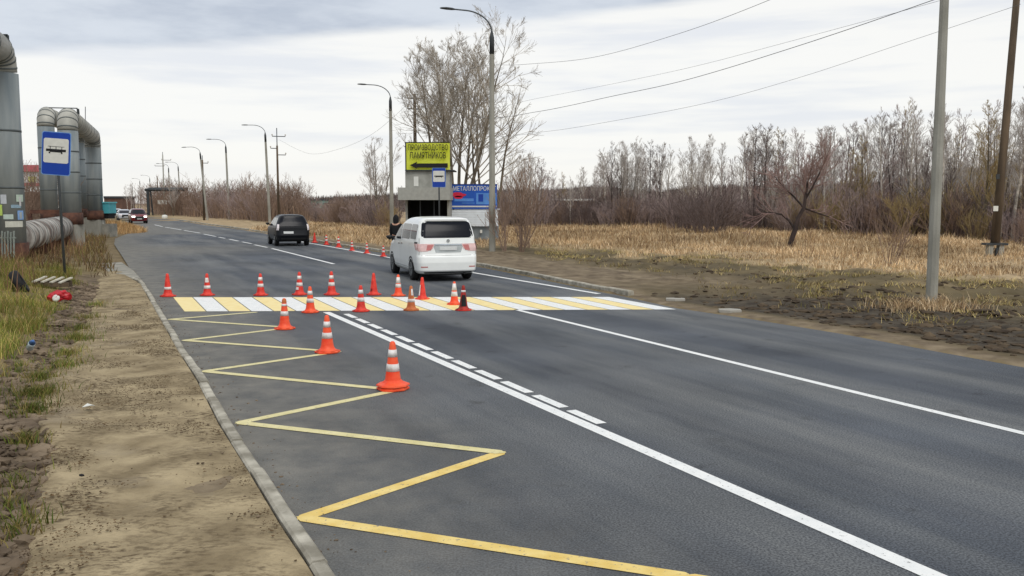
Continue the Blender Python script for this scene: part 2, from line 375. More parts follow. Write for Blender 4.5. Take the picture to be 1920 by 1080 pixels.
# ------------------------------------------------------------------ painted markings (4 mm sheets on the asphalt)
def paint(name, c1, c2, scale=6, wear=.0):
    m = mat(name, c1, .55, scale=scale, col2=c2, spec=.4, bump=.1, bscale=70)
    if wear:
        t = m.node_tree; b = t.nodes['Principled BSDF']; base = b.inputs['Base Color'].links[0].from_socket
        f = noise_ramp(t, (1, 1, 1), (0, 0, 0), 26, (.33, .41), 9)
        t.links.new(mixn(t, f, base, srgb(120, 120, 118)), b.inputs['Base Color'])
    return m
white_p = paint('white_road_paint', srgb(226, 228, 226), srgb(240, 240, 236), wear=1)
yel_p = paint('yellow_road_paint', srgb(222, 190, 100), srgb(236, 212, 136), wear=1)
pale_p = paint('glare_paled_yellow_paint', srgb(208, 197, 138), srgb(224, 214, 162), wear=1)  # far zigzag strokes: same yellow, surface glare put in as a paler colour
zyel_p = paint('crossing_yellow_paint', srgb(238, 214, 140), srgb(244, 226, 166), wear=0)
def stroke(mb, px, wd, z=.004):
    w2 = [Vector(p) for p in plan(px)]; L, Rr = [], []
    for i, p in enumerate(w2):
        d = (w2[min(i + 1, len(w2) - 1)] - w2[max(i - 1, 0)]).normalized(); n = Vector((-d.y, d.x)) * wd / 2
        L.append((p.x + n.x, p.y + n.y, z)); Rr.append((p.x - n.x, p.y - n.y, z))
    k = len(L); mb.add(Rr + L, [(i, i + 1, k + i + 1, k + i) for i in range(k - 1)])
def lerp_px(a, b, n): return [(a[0] + (b[0] - a[0]) * i / n, a[1] + (b[1] - a[1]) * i / n) for i in range(n + 1)]
# crossing: 22 bands, alternately yellow and white
mb = MB(); NB = 22
for i in range(NB):
    e = .06 / 22
    f0, f1 = (i + .025) / NB, (i + .975) / NB
    T = lambda f: (324 + (1143 - 324) * f, 557.6 - .6 * f); B = lambda f: (345 + (1269 - 345) * f, 584.2 - 3.9 * f)
    mb.m = i % 2; q = [P(*x) for x in (B(f0), B(f1), T(f1), T(f0))]
    mb.add([(p.x, p.y, .004) for p in q], [(0, 1, 2, 3)])
struct(mb.build('zebra_crossing', [zyel_p, white_p]))
mb = MB(); stroke(mb, [(2250, 1298), (1750, 1080), (612, 585.5)], .15); struct(mb.build('centre_line', white_p))
mb = MB(); vb = [588, 597, 607, 617.5, 629.5, 643, 658, 674.5, 693, 713.5, 739, 767, 797.5]
ux = lambda v: 668 + (v - 597) * (1135 - 668) / (797.5 - 597)
for a_, b_ in zip(vb[:-1], vb[1:]):
    k = (b_ - a_) * .1; stroke(mb, [(ux(b_ - k), b_ - k), (ux(a_ + k * .9), a_ + k * .9)], .125)
struct(mb.build('dashed_line', white_p))
mb = MB(); stroke(mb, [(2500, 955), (1920, 813), (967, 580.6)], .12); struct(mb.build('edge_line', white_p))
mb = MB(); stroke(mb, [(1123, 551), (1010, 532), (897, 513), (800, 496.5), (730, 483), (650, 468), (578, 455.5), (505, 443)], .15); struct(mb.build('kerb_edge_line', white_p))
mb = MB()
for q in [[(626, 495), (510, 466)], [(501, 464), (477, 459)], [(472, 457), (454, 453.5)], [(447, 452), (430, 448.5)], [(422, 447), (410, 444.7)], [(405, 443.5), (382, 439)], [(375, 437), (345, 432)], [(340, 431), (310, 426)], [(305, 425), (290, 421.5)]]: stroke(mb, q, .14)
struct(mb.build('far_centre_line', white_p))
# bus stop zigzag
ZZ = [(480, 585.5), (318, 599), (545, 614.5), (345, 638.5), (635, 660), (382, 696.5), (745, 732), (448, 793), (940, 849), (566, 972), (1290, 1083), (1700, 1150)]
def zig(name, seg, m, wd):
    mb = MB()
    for k, i in enumerate(seg):
        a, b_ = P(*ZZ[i]), P(*ZZ[i + 1]); d = (b_ - a).normalized(); n = Vector((-d.y, d.x, 0)) * wd / 2
        z = .004 + .002 * ((i % 2)); o = d * wd * .45
        q = [a - o * .9 + n * .1, a - n + o * .5, b_ - n - o * .5, b_ + o * .9, b_ + n - o * .5, a + n + o * .5]
        mb.add([(p.x, p.y, z) for p in q], [tuple(range(6))])
    return struct(mb.build(name, m))
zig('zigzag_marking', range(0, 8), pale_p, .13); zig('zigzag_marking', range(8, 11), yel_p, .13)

# ------------------------------------------------------------------ kerbs, path, apron
kerb_m = mat('kerb_concrete', srgb(132, 127, 114), .9, scale=4.5, col2=srgb(192, 187, 172), bump=.5, bscale=25, spec=.2)
def kerb_stones(name, poly, off, wd, zt, step=1.0, jit=.012):
    mb = MB(); pts = along(poly, .25); acc = 0; run = [pts[0]]
    for p, q in zip(pts[:-1], pts[1:]):
        run.append(q); acc += (q - p).length
        if acc >= step:
            a, b_ = run[0], run[-1]; d = (b_ - a).normalized(); n = Vector((-d.y, d.x)) * off
            j = rng.uniform(-jit, jit); h = zt + rng.uniform(-jit, jit) * .8; c = (a + b_) / 2 + n * (.5 * wd / abs(off) + j)
            L = (b_ - a).length - .012; ch = .018
            M = Matrix.Rotation(math.atan2(d.y, d.x), 4, 'Z') @ Matrix.Rotation(rng.uniform(-.004, .004), 4, 'Y')
            pr = [(-wd / 2, -.15), (wd / 2, -.15), (wd / 2, h - ch), (wd / 2 - ch, h), (-wd / 2 + ch, h), (-wd / 2, h - ch)]
            vs = [M @ Vector((s * L / 2, y, z)) + Vector((c.x, c.y, 0)) for s in (-1, 1) for y, z in pr]
            mb.add(vs, [(5, 4, 3, 2, 1, 0), (6, 7, 8, 9, 10, 11)] + [(i, (i + 1) % 6, 6 + (i + 1) % 6, 6 + i) for i in range(6)])
            run = [q]; acc = 0
    return struct(mb.build(name, kerb_m))
kl = plan(KERB_L); kerb_stones('kerb', [kl[0]] + kl[1:] + [P(266, 530).to_2d(), P(252, 525).to_2d(), P(235, 524.5).to_2d()], 1.0, .11, .095)
kr_px = [(1178, 556), (1160, 552), (1123, 546), (1010, 522), (900, 500), (800, 486), (720, 474), (640, 462), (575, 451), (505, 438.5), (445, 429), (385, 421), (320, 411)]
kerb_stones('kerb', plan(kr_px), -1.0, .16, .13)
path_m = mat('trodden_path', srgb(130, 116, 91), .97, scale=2.4, col2=srgb(174, 158, 127), bump=1.0, bscale=24, spec=.1)
t = path_m.node_tree; b = t.nodes['Principled BSDF']; base = b.inputs['Base Color'].links[0].from_socket
f = noise_ramp(t, (0, 0, 0), (1, 1, 1), 12, (.47, .60), 10, (1.0, 1.8, 1)); f2 = noise_ramp(t, (0, 0, 0), (1, 1, 1), 1.3, (.40, .62), 4)
mm = t.nodes.new('ShaderNodeMath'); mm.operation = 'MULTIPLY'; t.links.new(f, mm.inputs[0]); t.links.new(f2, mm.inputs[1])
c = mixn(t, mm.outputs[0], base, srgb(92, 79, 61))
f3 = noise_ramp(t, (0, 0, 0), (1, 1, 1), .9, (.58, .8), 4); c = mixn(t, f3, c, srgb(146, 134, 114)); t.links.new(c, b.inputs['Base Color'])
kk = [Vector(p) for p in kl]; inner = []
for i, p in enumerate(kk):
    d = (kk[min(i + 1, len(kk) - 1)] - kk[max(i - 1, 0)]).normalized(); inner.append(p + Vector((-d.y, d.x)) * .13)
inner += [P(236, 521).to_2d(), P(214, 517).to_2d()]
inn = along(inner, .15); iy = np.array([p.y for p in inn]); ix = np.array([p.x for p in inn]); o_ = np.argsort(iy); iy, ix = iy[o_], ix[o_]
pl = np.array([tuple(p) for p in PATH_L]); ysp = np.arange(3.2, P(200, 514).y, .1); NA = 34
U = np.linspace(0, 1, NA); xl = np.interp(ysp, pl[:, 1], pl[:, 0]) - .06 + vnoise(ysp, ysp * 0, .6, 5) * .2; xr = np.interp(ysp, iy, ix) + .015
X = xl[:, None] * (1 - U) + xr[:, None] * U; Y = np.repeat(ysp[:, None], NA, 1)
Z = .078 + vnoise(X, Y, .35, 11) * .035 + vnoise(X, Y, .13, 12) * .018 + vnoise(X, Y, 1.2, 13) * .04 - (1 - sm(U, 0, .08))[None, :] * .06
Z = np.where(U[None, :] > .97, .072, Z)
ii = np.arange(X.size).reshape(X.shape); ff = np.stack([ii[:-1, :-1], ii[:-1, 1:], ii[1:, 1:], ii[1:, :-1]], -1).reshape(-1, 4)
pm = bpy.data.meshes.new('path'); pm.from_pydata(np.stack([X, Y, Z], -1).reshape(-1, 3).tolist(), [], ff.tolist()); pm.polygons.foreach_set('use_smooth', [True] * len(pm.polygons))
pm.materials.append(path_m); po = bpy.data.objects.new('path', pm); COL.objects.link(po); struct(po)
apron_m = mat('old_concrete', srgb(128, 126, 118), .95, scale=2, col2=srgb(166, 162, 150), bump=.6, bscale=16, spec=.1)
mb = MB(); mb.prism([P(*q).to_2d() for q in [(205, 515), (236, 523.5), (264, 527), (250, 511), (228, 495), (184, 497)]], -.05, .07); struct(mb.build('pavement', apron_m))
# ------------------------------------------------------------------ traffic cones
cone_or = mat('cone_orange', srgb(236, 66, 30), .5, scale=7, col2=srgb(246, 104, 62)); cone_red = mat('cone_red', srgb(196, 36, 28), .55, scale=9, col2=srgb(234, 74, 56))
cone_old = mat('cone_faded_brown', srgb(178, 92, 48), .7, scale=9, col2=srgb(206, 122, 70)); cone_drk = mat('cone_dirty', srgb(96, 22, 18), .6, scale=6, col2=srgb(196, 52, 40))
refl_w = mat('reflective_white', srgb(196, 190, 184), .4, scale=11, col2=srgb(242, 240, 238)); blk = mat('black_rubber', srgb(22, 22, 24), .7)
CP = [(.168, .03), (.118, .05), (.098, .08), (.088, .12), (.036, .50), (.03, .53), (.018, .545)]
def crad(z): return float(np.interp(z, [p[1] for p in CP], [p[0] for p in CP]))
def cone(px, label, body, bands, base=None, far=False, twin=False, group='orange cones set round the new crossing', patch=None, sx_=1.):
    u, vb_, vt = px; p = P(u, vb_ - 1.0); H = (vb_ - vt) / F * math.hypot(p.y, 0) * 1.0; s = H / .55
    r = thing('traffic_cone', label, 'traffic cone', p, rng.uniform(-.3, .3), group); r.scale = (s * sx_, s * sx_, s)
    if twin: pass
    mb = MB(); mb.lathe(CP, 20); mb.build('cone_body', body, r, True)
    mb = MB(); mb.lathe([(.18, .004), (.185, .012), (.185, .026), (.168, .034)], 8, rot=.5); mb.build('base', base or body, r)
    if twin:
        mb = MB(); mb.lathe([(.18, .044), (.19, .05), (.185, .066), (.12, .085), (.096, .11)], 8, rot=.62); mb.build('base', body, r)
    for z0, z1 in bands:
        mb = MB(); mb.lathe([(crad(z0) + .003, z0), (crad(z1) + .003, z1)], 20); mb.build('reflective_band', refl_w, r, True)
    if patch:
        z0, z1, a0, a1, m = patch; mb = MB(); n = 8; vs = []
        for z in np.linspace(z0, z1, 4):
            for k in range(n + 1): t_ = a0 + (a1 - a0) * k / n; q = crad(z) + .006; vs.append((q * math.cos(t_), q * math.sin(t_), z))
        mb.add(vs, [(j * (n + 1) + k, j * (n + 1) + k + 1, (j + 1) * (n + 1) + k + 1, (j + 1) * (n + 1) + k) for j in range(3) for k in range(n)]); mb.build('dirty_patch', m, r)
TWO = [(.212, .295), (.372, .455)]; DN = -math.pi / 2
cone((315, 557, 513), 'red cone with one narrow low white band, leftmost behind the crossing', cone_red, [(.17, .23)])
cone((389, 555, 513), 'red cone with a half-peeled white upper band, second from left behind the crossing', cone_red, [(.17, .25)], patch=(.33, .44, DN - .3, DN + 1.2, refl_w))
cone((489, 555, 513), 'two-banded cone standing alone above the third yellow crossing band', cone_red, TWO)
cone((562, 554, 510), 'two-banded cone behind the crossing, just left of the middle of the row', cone_red, TWO, patch=(.13, .19, DN - .8, DN + .1, refl_w))
cone((622, 554, 509), 'two-banded cone behind the crossing, right beside the plain red one', cone_red, TWO)
cone((701, 554, 512), 'plain red cone with no white bands and a dark spot at its foot', cone_red, [], patch=(.10, .16, DN - .6, DN - .1, cone_drk))
cone((747, 556, 515), 'cone with a long white upper half in front of the white van', cone_or, [(.22, .31), (.33, .48)])
cone((792, 562, 520), 'pale faded red cone with a dark smear, standing on the far edge of the crossing', cone_red, [], cone_or, patch=(.1, .36, DN - .9, DN - .4, refl_w))
cone((852, 572, 528), 'orange cone almost white above its foot, standing on the crossing', cone_or, [(.2, .31), (.34, .5)])
cone((869, 583, 535), 'dirty dark red cone half blackened, rightmost on the crossing', cone_drk, [(.40, .44)], cone_red, patch=(.1, .34, DN - .3, DN + .9, blk))
cone((771, 583, 536), 'worn brownish orange cone at the near edge of the crossing', cone_old, [(.19, .26)], patch=(.34, .48, DN, DN + .9, refl_w))
cone((677, 585, 535), 'two-banded cone at the near edge of the crossing, right of the double centre line', cone_red, TWO)
cone((582, 587, 537), 'two-banded cone at the near edge of the crossing, left of the centre line', cone_or, TWO)
cone((534, 618, 559), 'orange cone with a dark worn tip on the third zigzag corner', cone_or, [(.24, .32), (.41, .45)], patch=(.47, .535, 0, 6.28, cone_old))
cone((614, 662, 590), 'large orange two-banded cone on the zigzag corner, second nearest the camera', cone_or, TWO)
cone((737, 731, 638), 'nearest orange two-banded cone, stacked double on the zigzag corner', cone_or, TWO, twin=True)
for px, lab in (((590, 456, 437), 'plain reddish small far cone beside the black car'), ((612, 460, 441), 'small far cone along the white edge line, second from the black car'), ((635, 465, 444), 'small far cone along the white edge line, third from the black car'),
                ((660, 471, 452), 'small far cone along the white edge line, third from the white van'), ((688, 476, 456), 'small far cone along the white edge line, second from the white van'), ((719, 482, 461), 'small far cone right beside the white van front')):
    cone(px, lab, cone_red, [] if px[0] == 590 else TWO, group='far cones along the roadside')

# ------------------------------------------------------------------ vehicles
def carpaint(n, c, rough=.28, var=.03): 
    m = mat(n, c, rough, var, 3, spec=.5); b = m.node_tree.nodes['Principled BSDF']; b.inputs['Coat Weight'].default_value = .6; b.inputs['Coat Roughness'].default_value = .12; return m
p_white = carpaint('white_car_paint', srgb(243, 246, 243)); p_black = mat('black_car_paint', srgb(12, 14, 19), .3, .1, 3, spec=.3); p_silver = carpaint('silver_car_paint', srgb(196, 200, 206)); p_red = carpaint('dark_red_car_paint', srgb(112, 26, 34))
glass = mat('dark_car_glass', srgb(22, 25, 33), .2, .1, 2, spec=.14); glass_l = mat('side_glass', srgb(46, 52, 58), .06, .5, 1.5, spec=.6)
tyre_m = mat('tyre', srgb(26, 26, 27), .85); rim_m = mat('alloy', srgb(120, 124, 126), .35, metal=.6); trim = mat('black_trim', srgb(20, 20, 21), .55); chrome = mat('chrome', srgb(190, 194, 196), .2, metal=.9)
lamp_r = mat('tail_lamp_red', srgb(198, 118, 114), .15, spec=.6); lamp_c = mat('lamp_clear', srgb(235, 226, 226), .15, spec=.7); lamp_pk = mat('lamp_clear_pinkish', srgb(226, 190, 186), .15, spec=.7); plate_m = mat('number_plate', srgb(206, 208, 206), .5, .06, 30)
head_on = emit('headlamp_lit', (1, .97, .9), 2.2)
class Shape:
    def __init__(s, lv, bow=.05): s.z = [l[0] for l in lv]; s.lv = np.array(lv); s.bow = bow
    def at(s, z): return [float(np.interp(z, s.z, s.lv[:, k])) for k in range(1, 6)]
    def hw(s, z, y):
        yf, yr, w_, rf, rr = s.at(z); tp = 1 - .05 * max(0, (y - yf * .3) / max(.1, yf * .7)) ** 2 if yf > 0 else 1
        if y > yf - rf: q = min(1, (y - (yf - rf)) / rf); return (w_ - rf * .7) + rf * .7 * math.sqrt(max(0, 1 - q * q)) if q < 1 else w_ - rf * .7
        if y < yr + rr: q = min(1, ((yr + rr) - y) / rr); return (w_ - rr * .7) + rr * .7 * math.sqrt(max(0, 1 - q * q))
        return w_
    def ry(s, z, x):
        yf, yr, w_, rf, rr = s.at(z); c = s.bow * (abs(x) / w_) ** 2; k = w_ - rr * .7
        if abs(x) > k: q = min(1, (abs(x) - k) / (rr * .7)); c += rr * (1 - math.sqrt(max(0, 1 - q * q)))
        return yr + c
    def fy(s, z, x):
        yf, yr, w_, rf, rr = s.at(z); c = s.bow * 2 * (abs(x) / w_) ** 2; k = w_ - rf * .7
        if abs(x) > k: q = min(1, (abs(x) - k) / (rf * .7)); c += rf * (1 - math.sqrt(max(0, 1 - q * q)))
        return yf - c
    def body(s, name, m, root, nz=44):
        mb = MB(); zs = sorted(set([round(q, 4) for q in np.linspace(s.z[0], s.z[-1], nz)] + s.z)); ring = []
        for z in zs:
            yf, yr, w_, rf, rr = s.at(z); pts = []
            xs_ = [w_ * math.sin(t_) for t_ in np.linspace(0, math.pi / 2, 12)]
            rear = [(x, s.ry(z, x)) for x in xs_]; front = [(x, s.fy(z, x)) for x in reversed(xs_)]
            mid = [(w_, rear[-1][1] + (front[0][1] - rear[-1][1]) * k / 6) for k in range(1, 6)]
            half = rear + mid + front; pts = half + [(-x, y) for x, y in reversed(half[1:-1])]
            ring.append([(x, y, z) for x, y in pts])
        n = len(ring[0]); vs = [q for r_ in ring for q in r_]
        fs = [(i * n + k, i * n + (k + 1) % n, (i + 1) * n + (k + 1) % n, (i + 1) * n + k) for i in range(len(ring) - 1) for k in range(n)]
        fs += [tuple(range(n - 1, -1, -1)), tuple(range((len(ring) - 1) * n, len(ring) * n))]
        mb.add(vs, fs); return mb.build(name, m, root, True)
    def panel(s, name, m, root, where, rows, off=.004, nc=10):
        """rows: (z, a0, a1): a = x on 'rear'/'front', y on 'left'/'right'"""
        mb = MB(); zz = np.linspace(rows[0][0], rows[-1][0], 12); vs = []
        for z in zz:
            a0 = float(np.interp(z, [r_[0] for r_ in rows], [r_[1] for r_ in rows])); a1 = float(np.interp(z, [r_[0] for r_ in rows], [r_[2] for r_ in rows]))
            for k in range(nc + 1):
                a_ = a0 + (a1 - a0) * k / nc
                if where == 'rear': vs.append((a_, s.ry(z, a_) - off, z))
                elif where == 'front': vs.append((a_, s.fy(z, a_) + off, z + off))
                else: sg = -1 if where == 'left' else 1; vs.append((sg * (s.hw(z, a_) + off), a_, z))
        fs = [(j * (nc + 1) + k, j * (nc + 1) + k + 1, (j + 1) * (nc + 1) + k + 1, (j + 1) * (nc + 1) + k) for j in range(11) for k in range(nc)]
        if where in ('front', 'left'): fs = [tuple(reversed(f)) for f in fs]
        mb.add(vs, fs); return mb.build(name, m, root, True)
def rrect(z0, z1, a0, a1, r=.06, sl0=0., sl1=0.):
    out = []
    for z in np.linspace(z0, z1, 14):
        d = min(z - z0, z1 - z); k = r - math.sqrt(max(0, r * r - (r - d) ** 2)) if d < r else 0; f = (z - z0) / (z1 - z0)
        out.append((z, a0 + k + sl0 * f, a1 - k + sl1 * f))
    return out
def wheels(root, sh, wy, wr, track_w, wd=.21):
    for y in wy:
        for sg in (-1, 1):
            M = Matrix.Rotation(math.pi / 2, 4, 'Y'); x = sg * (track_w - wd / 2 + .012)
            mb = MB(); mb.lathe([(wr * .62, -wd / 2), (wr * .93, -wd / 2), (wr, -wd * .36), (wr, wd * .36), (wr * .93, wd / 2), (wr * .62, wd / 2)], 28, (x, y, wr), M); tw = mb.build('wheel', tyre_m, root, True)
            mb = MB(); mb.lathe([(wr * .61, -wd / 2 + .03), (wr * .63, wd / 2 + .001), (wr * .58, wd / 2 + .004)], 28, (x, y, wr), M @ Matrix.Diagonal((1, 1, 1, 1)) if sg > 0 else Matrix.Rotation(-math.pi / 2, 4, 'Y'))
            for k in range(5):
                t_ = k * 2 * math.pi / 5 + .3; mb.bar((x + sg * (wd / 2 - .002), y + .04 * math.cos(t_), wr + .04 * math.sin(t_)), (x + sg * (wd / 2 - .002), y + wr * .58 * math.cos(t_), wr + wr * .58 * math.sin(t_)), .06, .025)
            mb.lathe([(.06, 0), (.055, .02)], 12, (x + sg * (wd / 2 - .006), y, wr), M if sg > 0 else Matrix.Rotation(-math.pi / 2, 4, 'Y')); mb.build('rim', rim_m, tw)
            # dark wheel housing behind the tyre
            mb = MB(); mb.m = 0; arch = [(y + (wr + .055) * math.cos(t_), wr + (wr + .055) * math.sin(t_)) for t_ in np.linspace(-.55, math.pi + .55, 22)]
            vs = []
            for yy, z in arch: vs.append((sg * (sh.hw(max(z, sh.z[0]), yy) + .004), yy, max(z, sh.z[0] - .01)))
            vs.append((sg * (sh.hw(wr, y) + .004), y, wr)); n = len(vs) - 1
            mb.add(vs, [((k, k + 1, n) if sg > 0 else (k + 1, k, n)) for k in range(n - 1)]); mb.build('wheel_arch', trim, root)
def mirrors(root, sh, y, z, m):
    for sg in (-1, 1):
        mb = MB(); x = sh.hw(z, y); mb.bar((sg * (x - .03), y, z - .03), (sg * (x + .09), y, z), .05); mb.rock((sg * (x + .17), y, z + .04), .13, .75, 3); mb.build('side_mirror', m, root, True)
def place_car(root, p, heading): root.location = p; root.rotation_euler = (0, 0, heading)

def make_van():
    r = thing('white_van', 'white people carrier driving away on the far side of the crossing', 'van')
    s = Shape([(.24, 2.28, -2.30, .82, .35, .2), (.33, 2.40, -2.40, .885, .42, .24), (.56, 2.425, -2.425, .915, .46, .26), (.74, 2.42, -2.415, .915, .5, .25), (.80, 2.40, -2.375, .912, .5, .22), (1.0, 2.22, -2.36, .91, .5, .2),
               (1.08, 1.95, -2.35, .905, .5, .24), (1.14, 1.66, -2.34, .90, .5, .25), (1.30, 1.32, -2.32, .88, .5, .25), (1.50, .94, -2.25, .848, .48, .25), (1.68, .56, -2.17, .80, .45, .24), (1.78, .28, -2.15, .75, .42, .22), (1.835, .05, -2.16, .695, .4, .22), (1.87, -.2, -2.02, .61, .38, .26), (1.89, -.5, -1.75, .48, .3, .3), (1.90, -.75, -1.4, .3, .3, .3)])
    bd = s.body('body', p_white, r)
    wn = s.panel('rear_window', glass, r, 'rear', rrect(1.29, 1.77, -.80, .80, .10, .08, -.08), .006, 20)
    s.panel('spoiler', p_white, r, 'rear', [(1.79, -.66, .66), (1.845, -.58, .58)], .04)
    for sg in (-1, 1):
        a0, a1 = sorted((sg * .40, sg * .885)); f = (lambda z: (a0, a1))
        rows = [(.90, sg * .62, sg * .885), (.98, sg * .46, sg * .9), (1.12, sg * .40, sg * .9)] ; rows = [(z, min(p_, q), max(p_, q)) for z, p_, q in rows]
        tl = s.panel('tail_light', lamp_pk, r, 'rear', rows, .012, 16)
        rows = [(.93, sg * .52, sg * .66), (1.09, sg * .44, sg * .62)]; rows = [(z, min(p_, q), max(p_, q)) for z, p_, q in rows]
        s.panel('red_lens', lamp_r, tl, 'rear', rows, .016)
        s.panel('tail_light', lamp_pk, r, 'left' if sg < 0 else 'right', [(.93, -2.24, -2.05), (1.12, -2.22, -1.84)], .008)
        s.panel('dark_corner_trim', trim, r, 'left' if sg < 0 else 'right', [(1.12, -2.2, -1.86), (1.17, -2.2, -1.9)], .01)
        s.panel('reflector', lamp_r, r, 'rear', sorted([(.43, min(sg * .62, sg * .82), max(sg * .62, sg * .82)), (.46, min(sg * .62, sg * .82), max(sg * .62, sg * .82))]), .006)
    s.panel('chrome_strip', chrome, r, 'rear', [(1.075, -.40, .40), (1.115, -.43, .43)], .02)
    s.panel('plate_recess', mat('van_recess', srgb(176, 182, 182), .5), r, 'rear', [(.86, -.38, .38), (1.07, -.45, .45)], .003)
    s.panel('number_plate', plate_m, r, 'rear', [(.93, -.26, .26), (1.04, -.26, .26)], .022)
    s.panel('bumper_seam', mat('van_seam', srgb(120, 124, 124), .6), r, 'rear', [(.775, -.80, .80), (.785, -.80, .80)], .004)
    s.panel('tailgate_seam', MATS['van_seam'], r, 'rear', [(.79, -.865, -.855), (1.28, -.84, -.83)], .004); s.panel('tailgate_seam', MATS['van_seam'], r, 'rear', [(.79, .855, .865), (1.28, .83, .84)], .004)
    s.panel('bumper_lip', mat('van_under', srgb(60, 62, 63), .6), r, 'rear', [(.25, -.7, .7), (.30, -.74, .74)], .01)
    mb = MB(); mb.lathe([(.045, 0), (.05, .02)], 10, (0, s.ry(1.2, 0) - .008, 1.205), Matrix.Rotation(math.pi / 2, 4, 'X')); mb.build('emblem', chrome, r)
    for sd in ('left', 'right'):
        s.panel('window', glass_l, r, sd, rrect(1.24, 1.68, -2.02, -1.22, .07, .03, .0), .005)
        s.panel('window', glass_l, r, sd, rrect(1.22, 1.68, -1.14, .02, .06, .0, .0), .005)
        s.panel('window', glass_l, r, sd, [(1.18, .12, 1.18), (1.3, .12, 1.0), (1.5, .12, .66), (1.64, .12, .34)], .005)
        d = s.panel('door', p_white, r, sd, rrect(.40, 1.17, .12, 1.22, .05), .004); s.panel('handle', chrome, d, sd, [(1.02, .2, .42), (1.06, .2, .42)], .02)
        d = s.panel('door', p_white, r, sd, rrect(.40, 1.18, -1.16, .06, .05), .004); s.panel('handle', chrome, d, sd, [(1.04, -.22, 0), (1.08, -.22, 0)], .02)
        s.panel('sill_trim', MATS['van_recess'], r, sd, [(.36, -1.1, 1.2), (.39, -1.1, 1.2)], .008)
    s.panel('windscreen', glass, r, 'front', [(1.16, -.8, .8), (1.70, -.66, .66)], .006)
    for sg in (-1, 1): s.panel('headlight', lamp_c, r, 'front', [(.78, min(sg * .5, sg * .86), max(sg * .5, sg * .86)), (.95, min(sg * .45, sg * .86), max(sg * .45, sg * .86))], .01)
    s.panel('grille', chrome, r, 'front', [(.5, -.45, .45), (.95, -.5, .5)], .006)
    mb = MB(); mb.box((0, 0, .28), (1.5, 4.3, .14)); mb.box((.0, -1.95, .24), (.9, .5, .1)); mb.tube([(.5, -2.0, .24), (.5, -2.32, .24)], .035); mb.build('underbody', trim, r)
    wheels(r, s, (-1.40, 1.50), .335, .905); mirrors(r, s, 1.12, 1.16, trim)
    return r
van = make_van()
vx = (P(777, 523) + P(876, 524)) / 2; vh = R(18.5)
place_car(van, vx + Vector((-math.sin(vh), math.cos(vh), 0)) * 1.42, vh)

def make_suv(name, label, cat, paint, front_lit=False, L=4.3, H=1.69, wd=.9, hood=1.02):
    r = thing(name, label, cat); h = L / 2
    s = Shape([(.27, h - .15, -h + .14, .80, .3, .2), (.36, h - .04, -h + .05, .86, .4, .22), (.58, h, -h, wd, .5, .34), (.70, h, -h + .03, wd, .5, .32), (.84, h - .03, -h + .06, wd, .5, .3), (hood - .04, h - .14, -h + .07, wd * .99, .5, .2),
               (hood, h - .4, -h + .08, wd * .98, .45, .2), (hood + .05, h - 1.0, -h + .09, wd * .965, .4, .2), (hood + .25, h - 1.32, -h + .17, wd * .89, .4, .26), (H - .16, h - 1.74, -h + .32, wd * .77, .38, .24), (H - .08, h - 1.9, -h + .36, wd * .70, .36, .24), (H - .03, h - 2.1, -h + .45, wd * .60, .3, .25), (H, h - 2.4, -h + .8, wd * .45, .3, .3)], .06)
    s.body('body', paint, r)
    s.panel('rear_window', glass, r, 'rear', rrect(hood + .06, H - .13, -wd * .79, wd * .79, .09, .10, -.10), .006, 16)
    s.panel('windscreen', glass, r, 'front', [(hood + .06, -wd * .86, wd * .86), (H - .12, -wd * .7, wd * .7)], .006)
    for sg in (-1, 1):
        q = lambda a_, b_: (min(sg * a_, sg * b_), max(sg * a_, sg * b_))
        s.panel('tail_light', lamp_c if paint is p_black else lamp_r, r, 'rear', [(.86,) + q(wd * .84, wd * .98), (hood + .16,) + q(wd * .80, wd * .91)], .012)
        s.panel('headlight', head_on if front_lit else lamp_c, r, 'front', [(.68,) + q(wd * .52, wd * .88), (.86,) + q(wd * .5, wd * .9)], .012)
    s.panel('number_plate', plate_m, r, 'rear', [(.68, -.52 if paint is p_black else -.26, .0 if paint is p_black else .26), (.80, -.52 if paint is p_black else -.26, .0 if paint is p_black else .26)], .02)
    s.panel('grille', trim, r, 'front', [(.42, -.5, .5), (.8, -.45, .45)], .006); s.panel('number_plate', plate_m, r, 'front', [(.45, -.26, .26), (.56, -.26, .26)], .02)
    for sd in ('left', 'right'):
        s.panel('window', glass_l, r, sd, rrect(hood + .08, H - .17, -h + .5, -h + 1.05, .06, .12, 0), .005)
        s.panel('window', glass_l, r, sd, rrect(hood + .08, H - .17, -h + 1.1, -h + 2.0, .05), .005)
        s.panel('window', glass_l, r, sd, [(hood + .08, -h + 2.06, h - 1.25), (H - .17, -h + 2.06, h - 1.85)], .005)
        for a0, a1 in ((-h + 1.12, -h + 2.02), (-h + 2.05, h - 1.15)):
            d = s.panel('door', paint, r, sd, rrect(.42, hood + .05, a0, a1, .05), .004); s.panel('handle', paint, d, sd, [(.9, a0 + .05, a0 + .25), (.94, a0 + .05, a0 + .25)], .02)
        s.panel('roof_rail', trim, r, sd, [(H - .06, -h + 1.0, h - 2.3), (H - .045, -h + 1.0, h - 2.3)], .02)
    s.panel('bumper_lip', trim, r, 'rear', [(.28, -.72, .72), (.45, -.8, .8)], .006)
    mb = MB(); mb.box((0, 0, .31), (1.4, L - .6, .14)); mb.build('underbody', trim, r)
    wheels(r, s, (-h + .82, h - .86), .34 if H > 1.55 else .31, wd - .01); mirrors(r, s, h - 1.25, hood + .1, trim)
    return r
suv = make_suv('black_car', 'black off-roader with clear rear lights driving away past the far cones', 'car', p_black)
sx2 = (P(521, 461) + P(572, 460)) / 2; hd = R(22)
place_car(suv, sx2 + Vector((-math.sin(hd), math.cos(hd), 0)) * 1.3, hd)
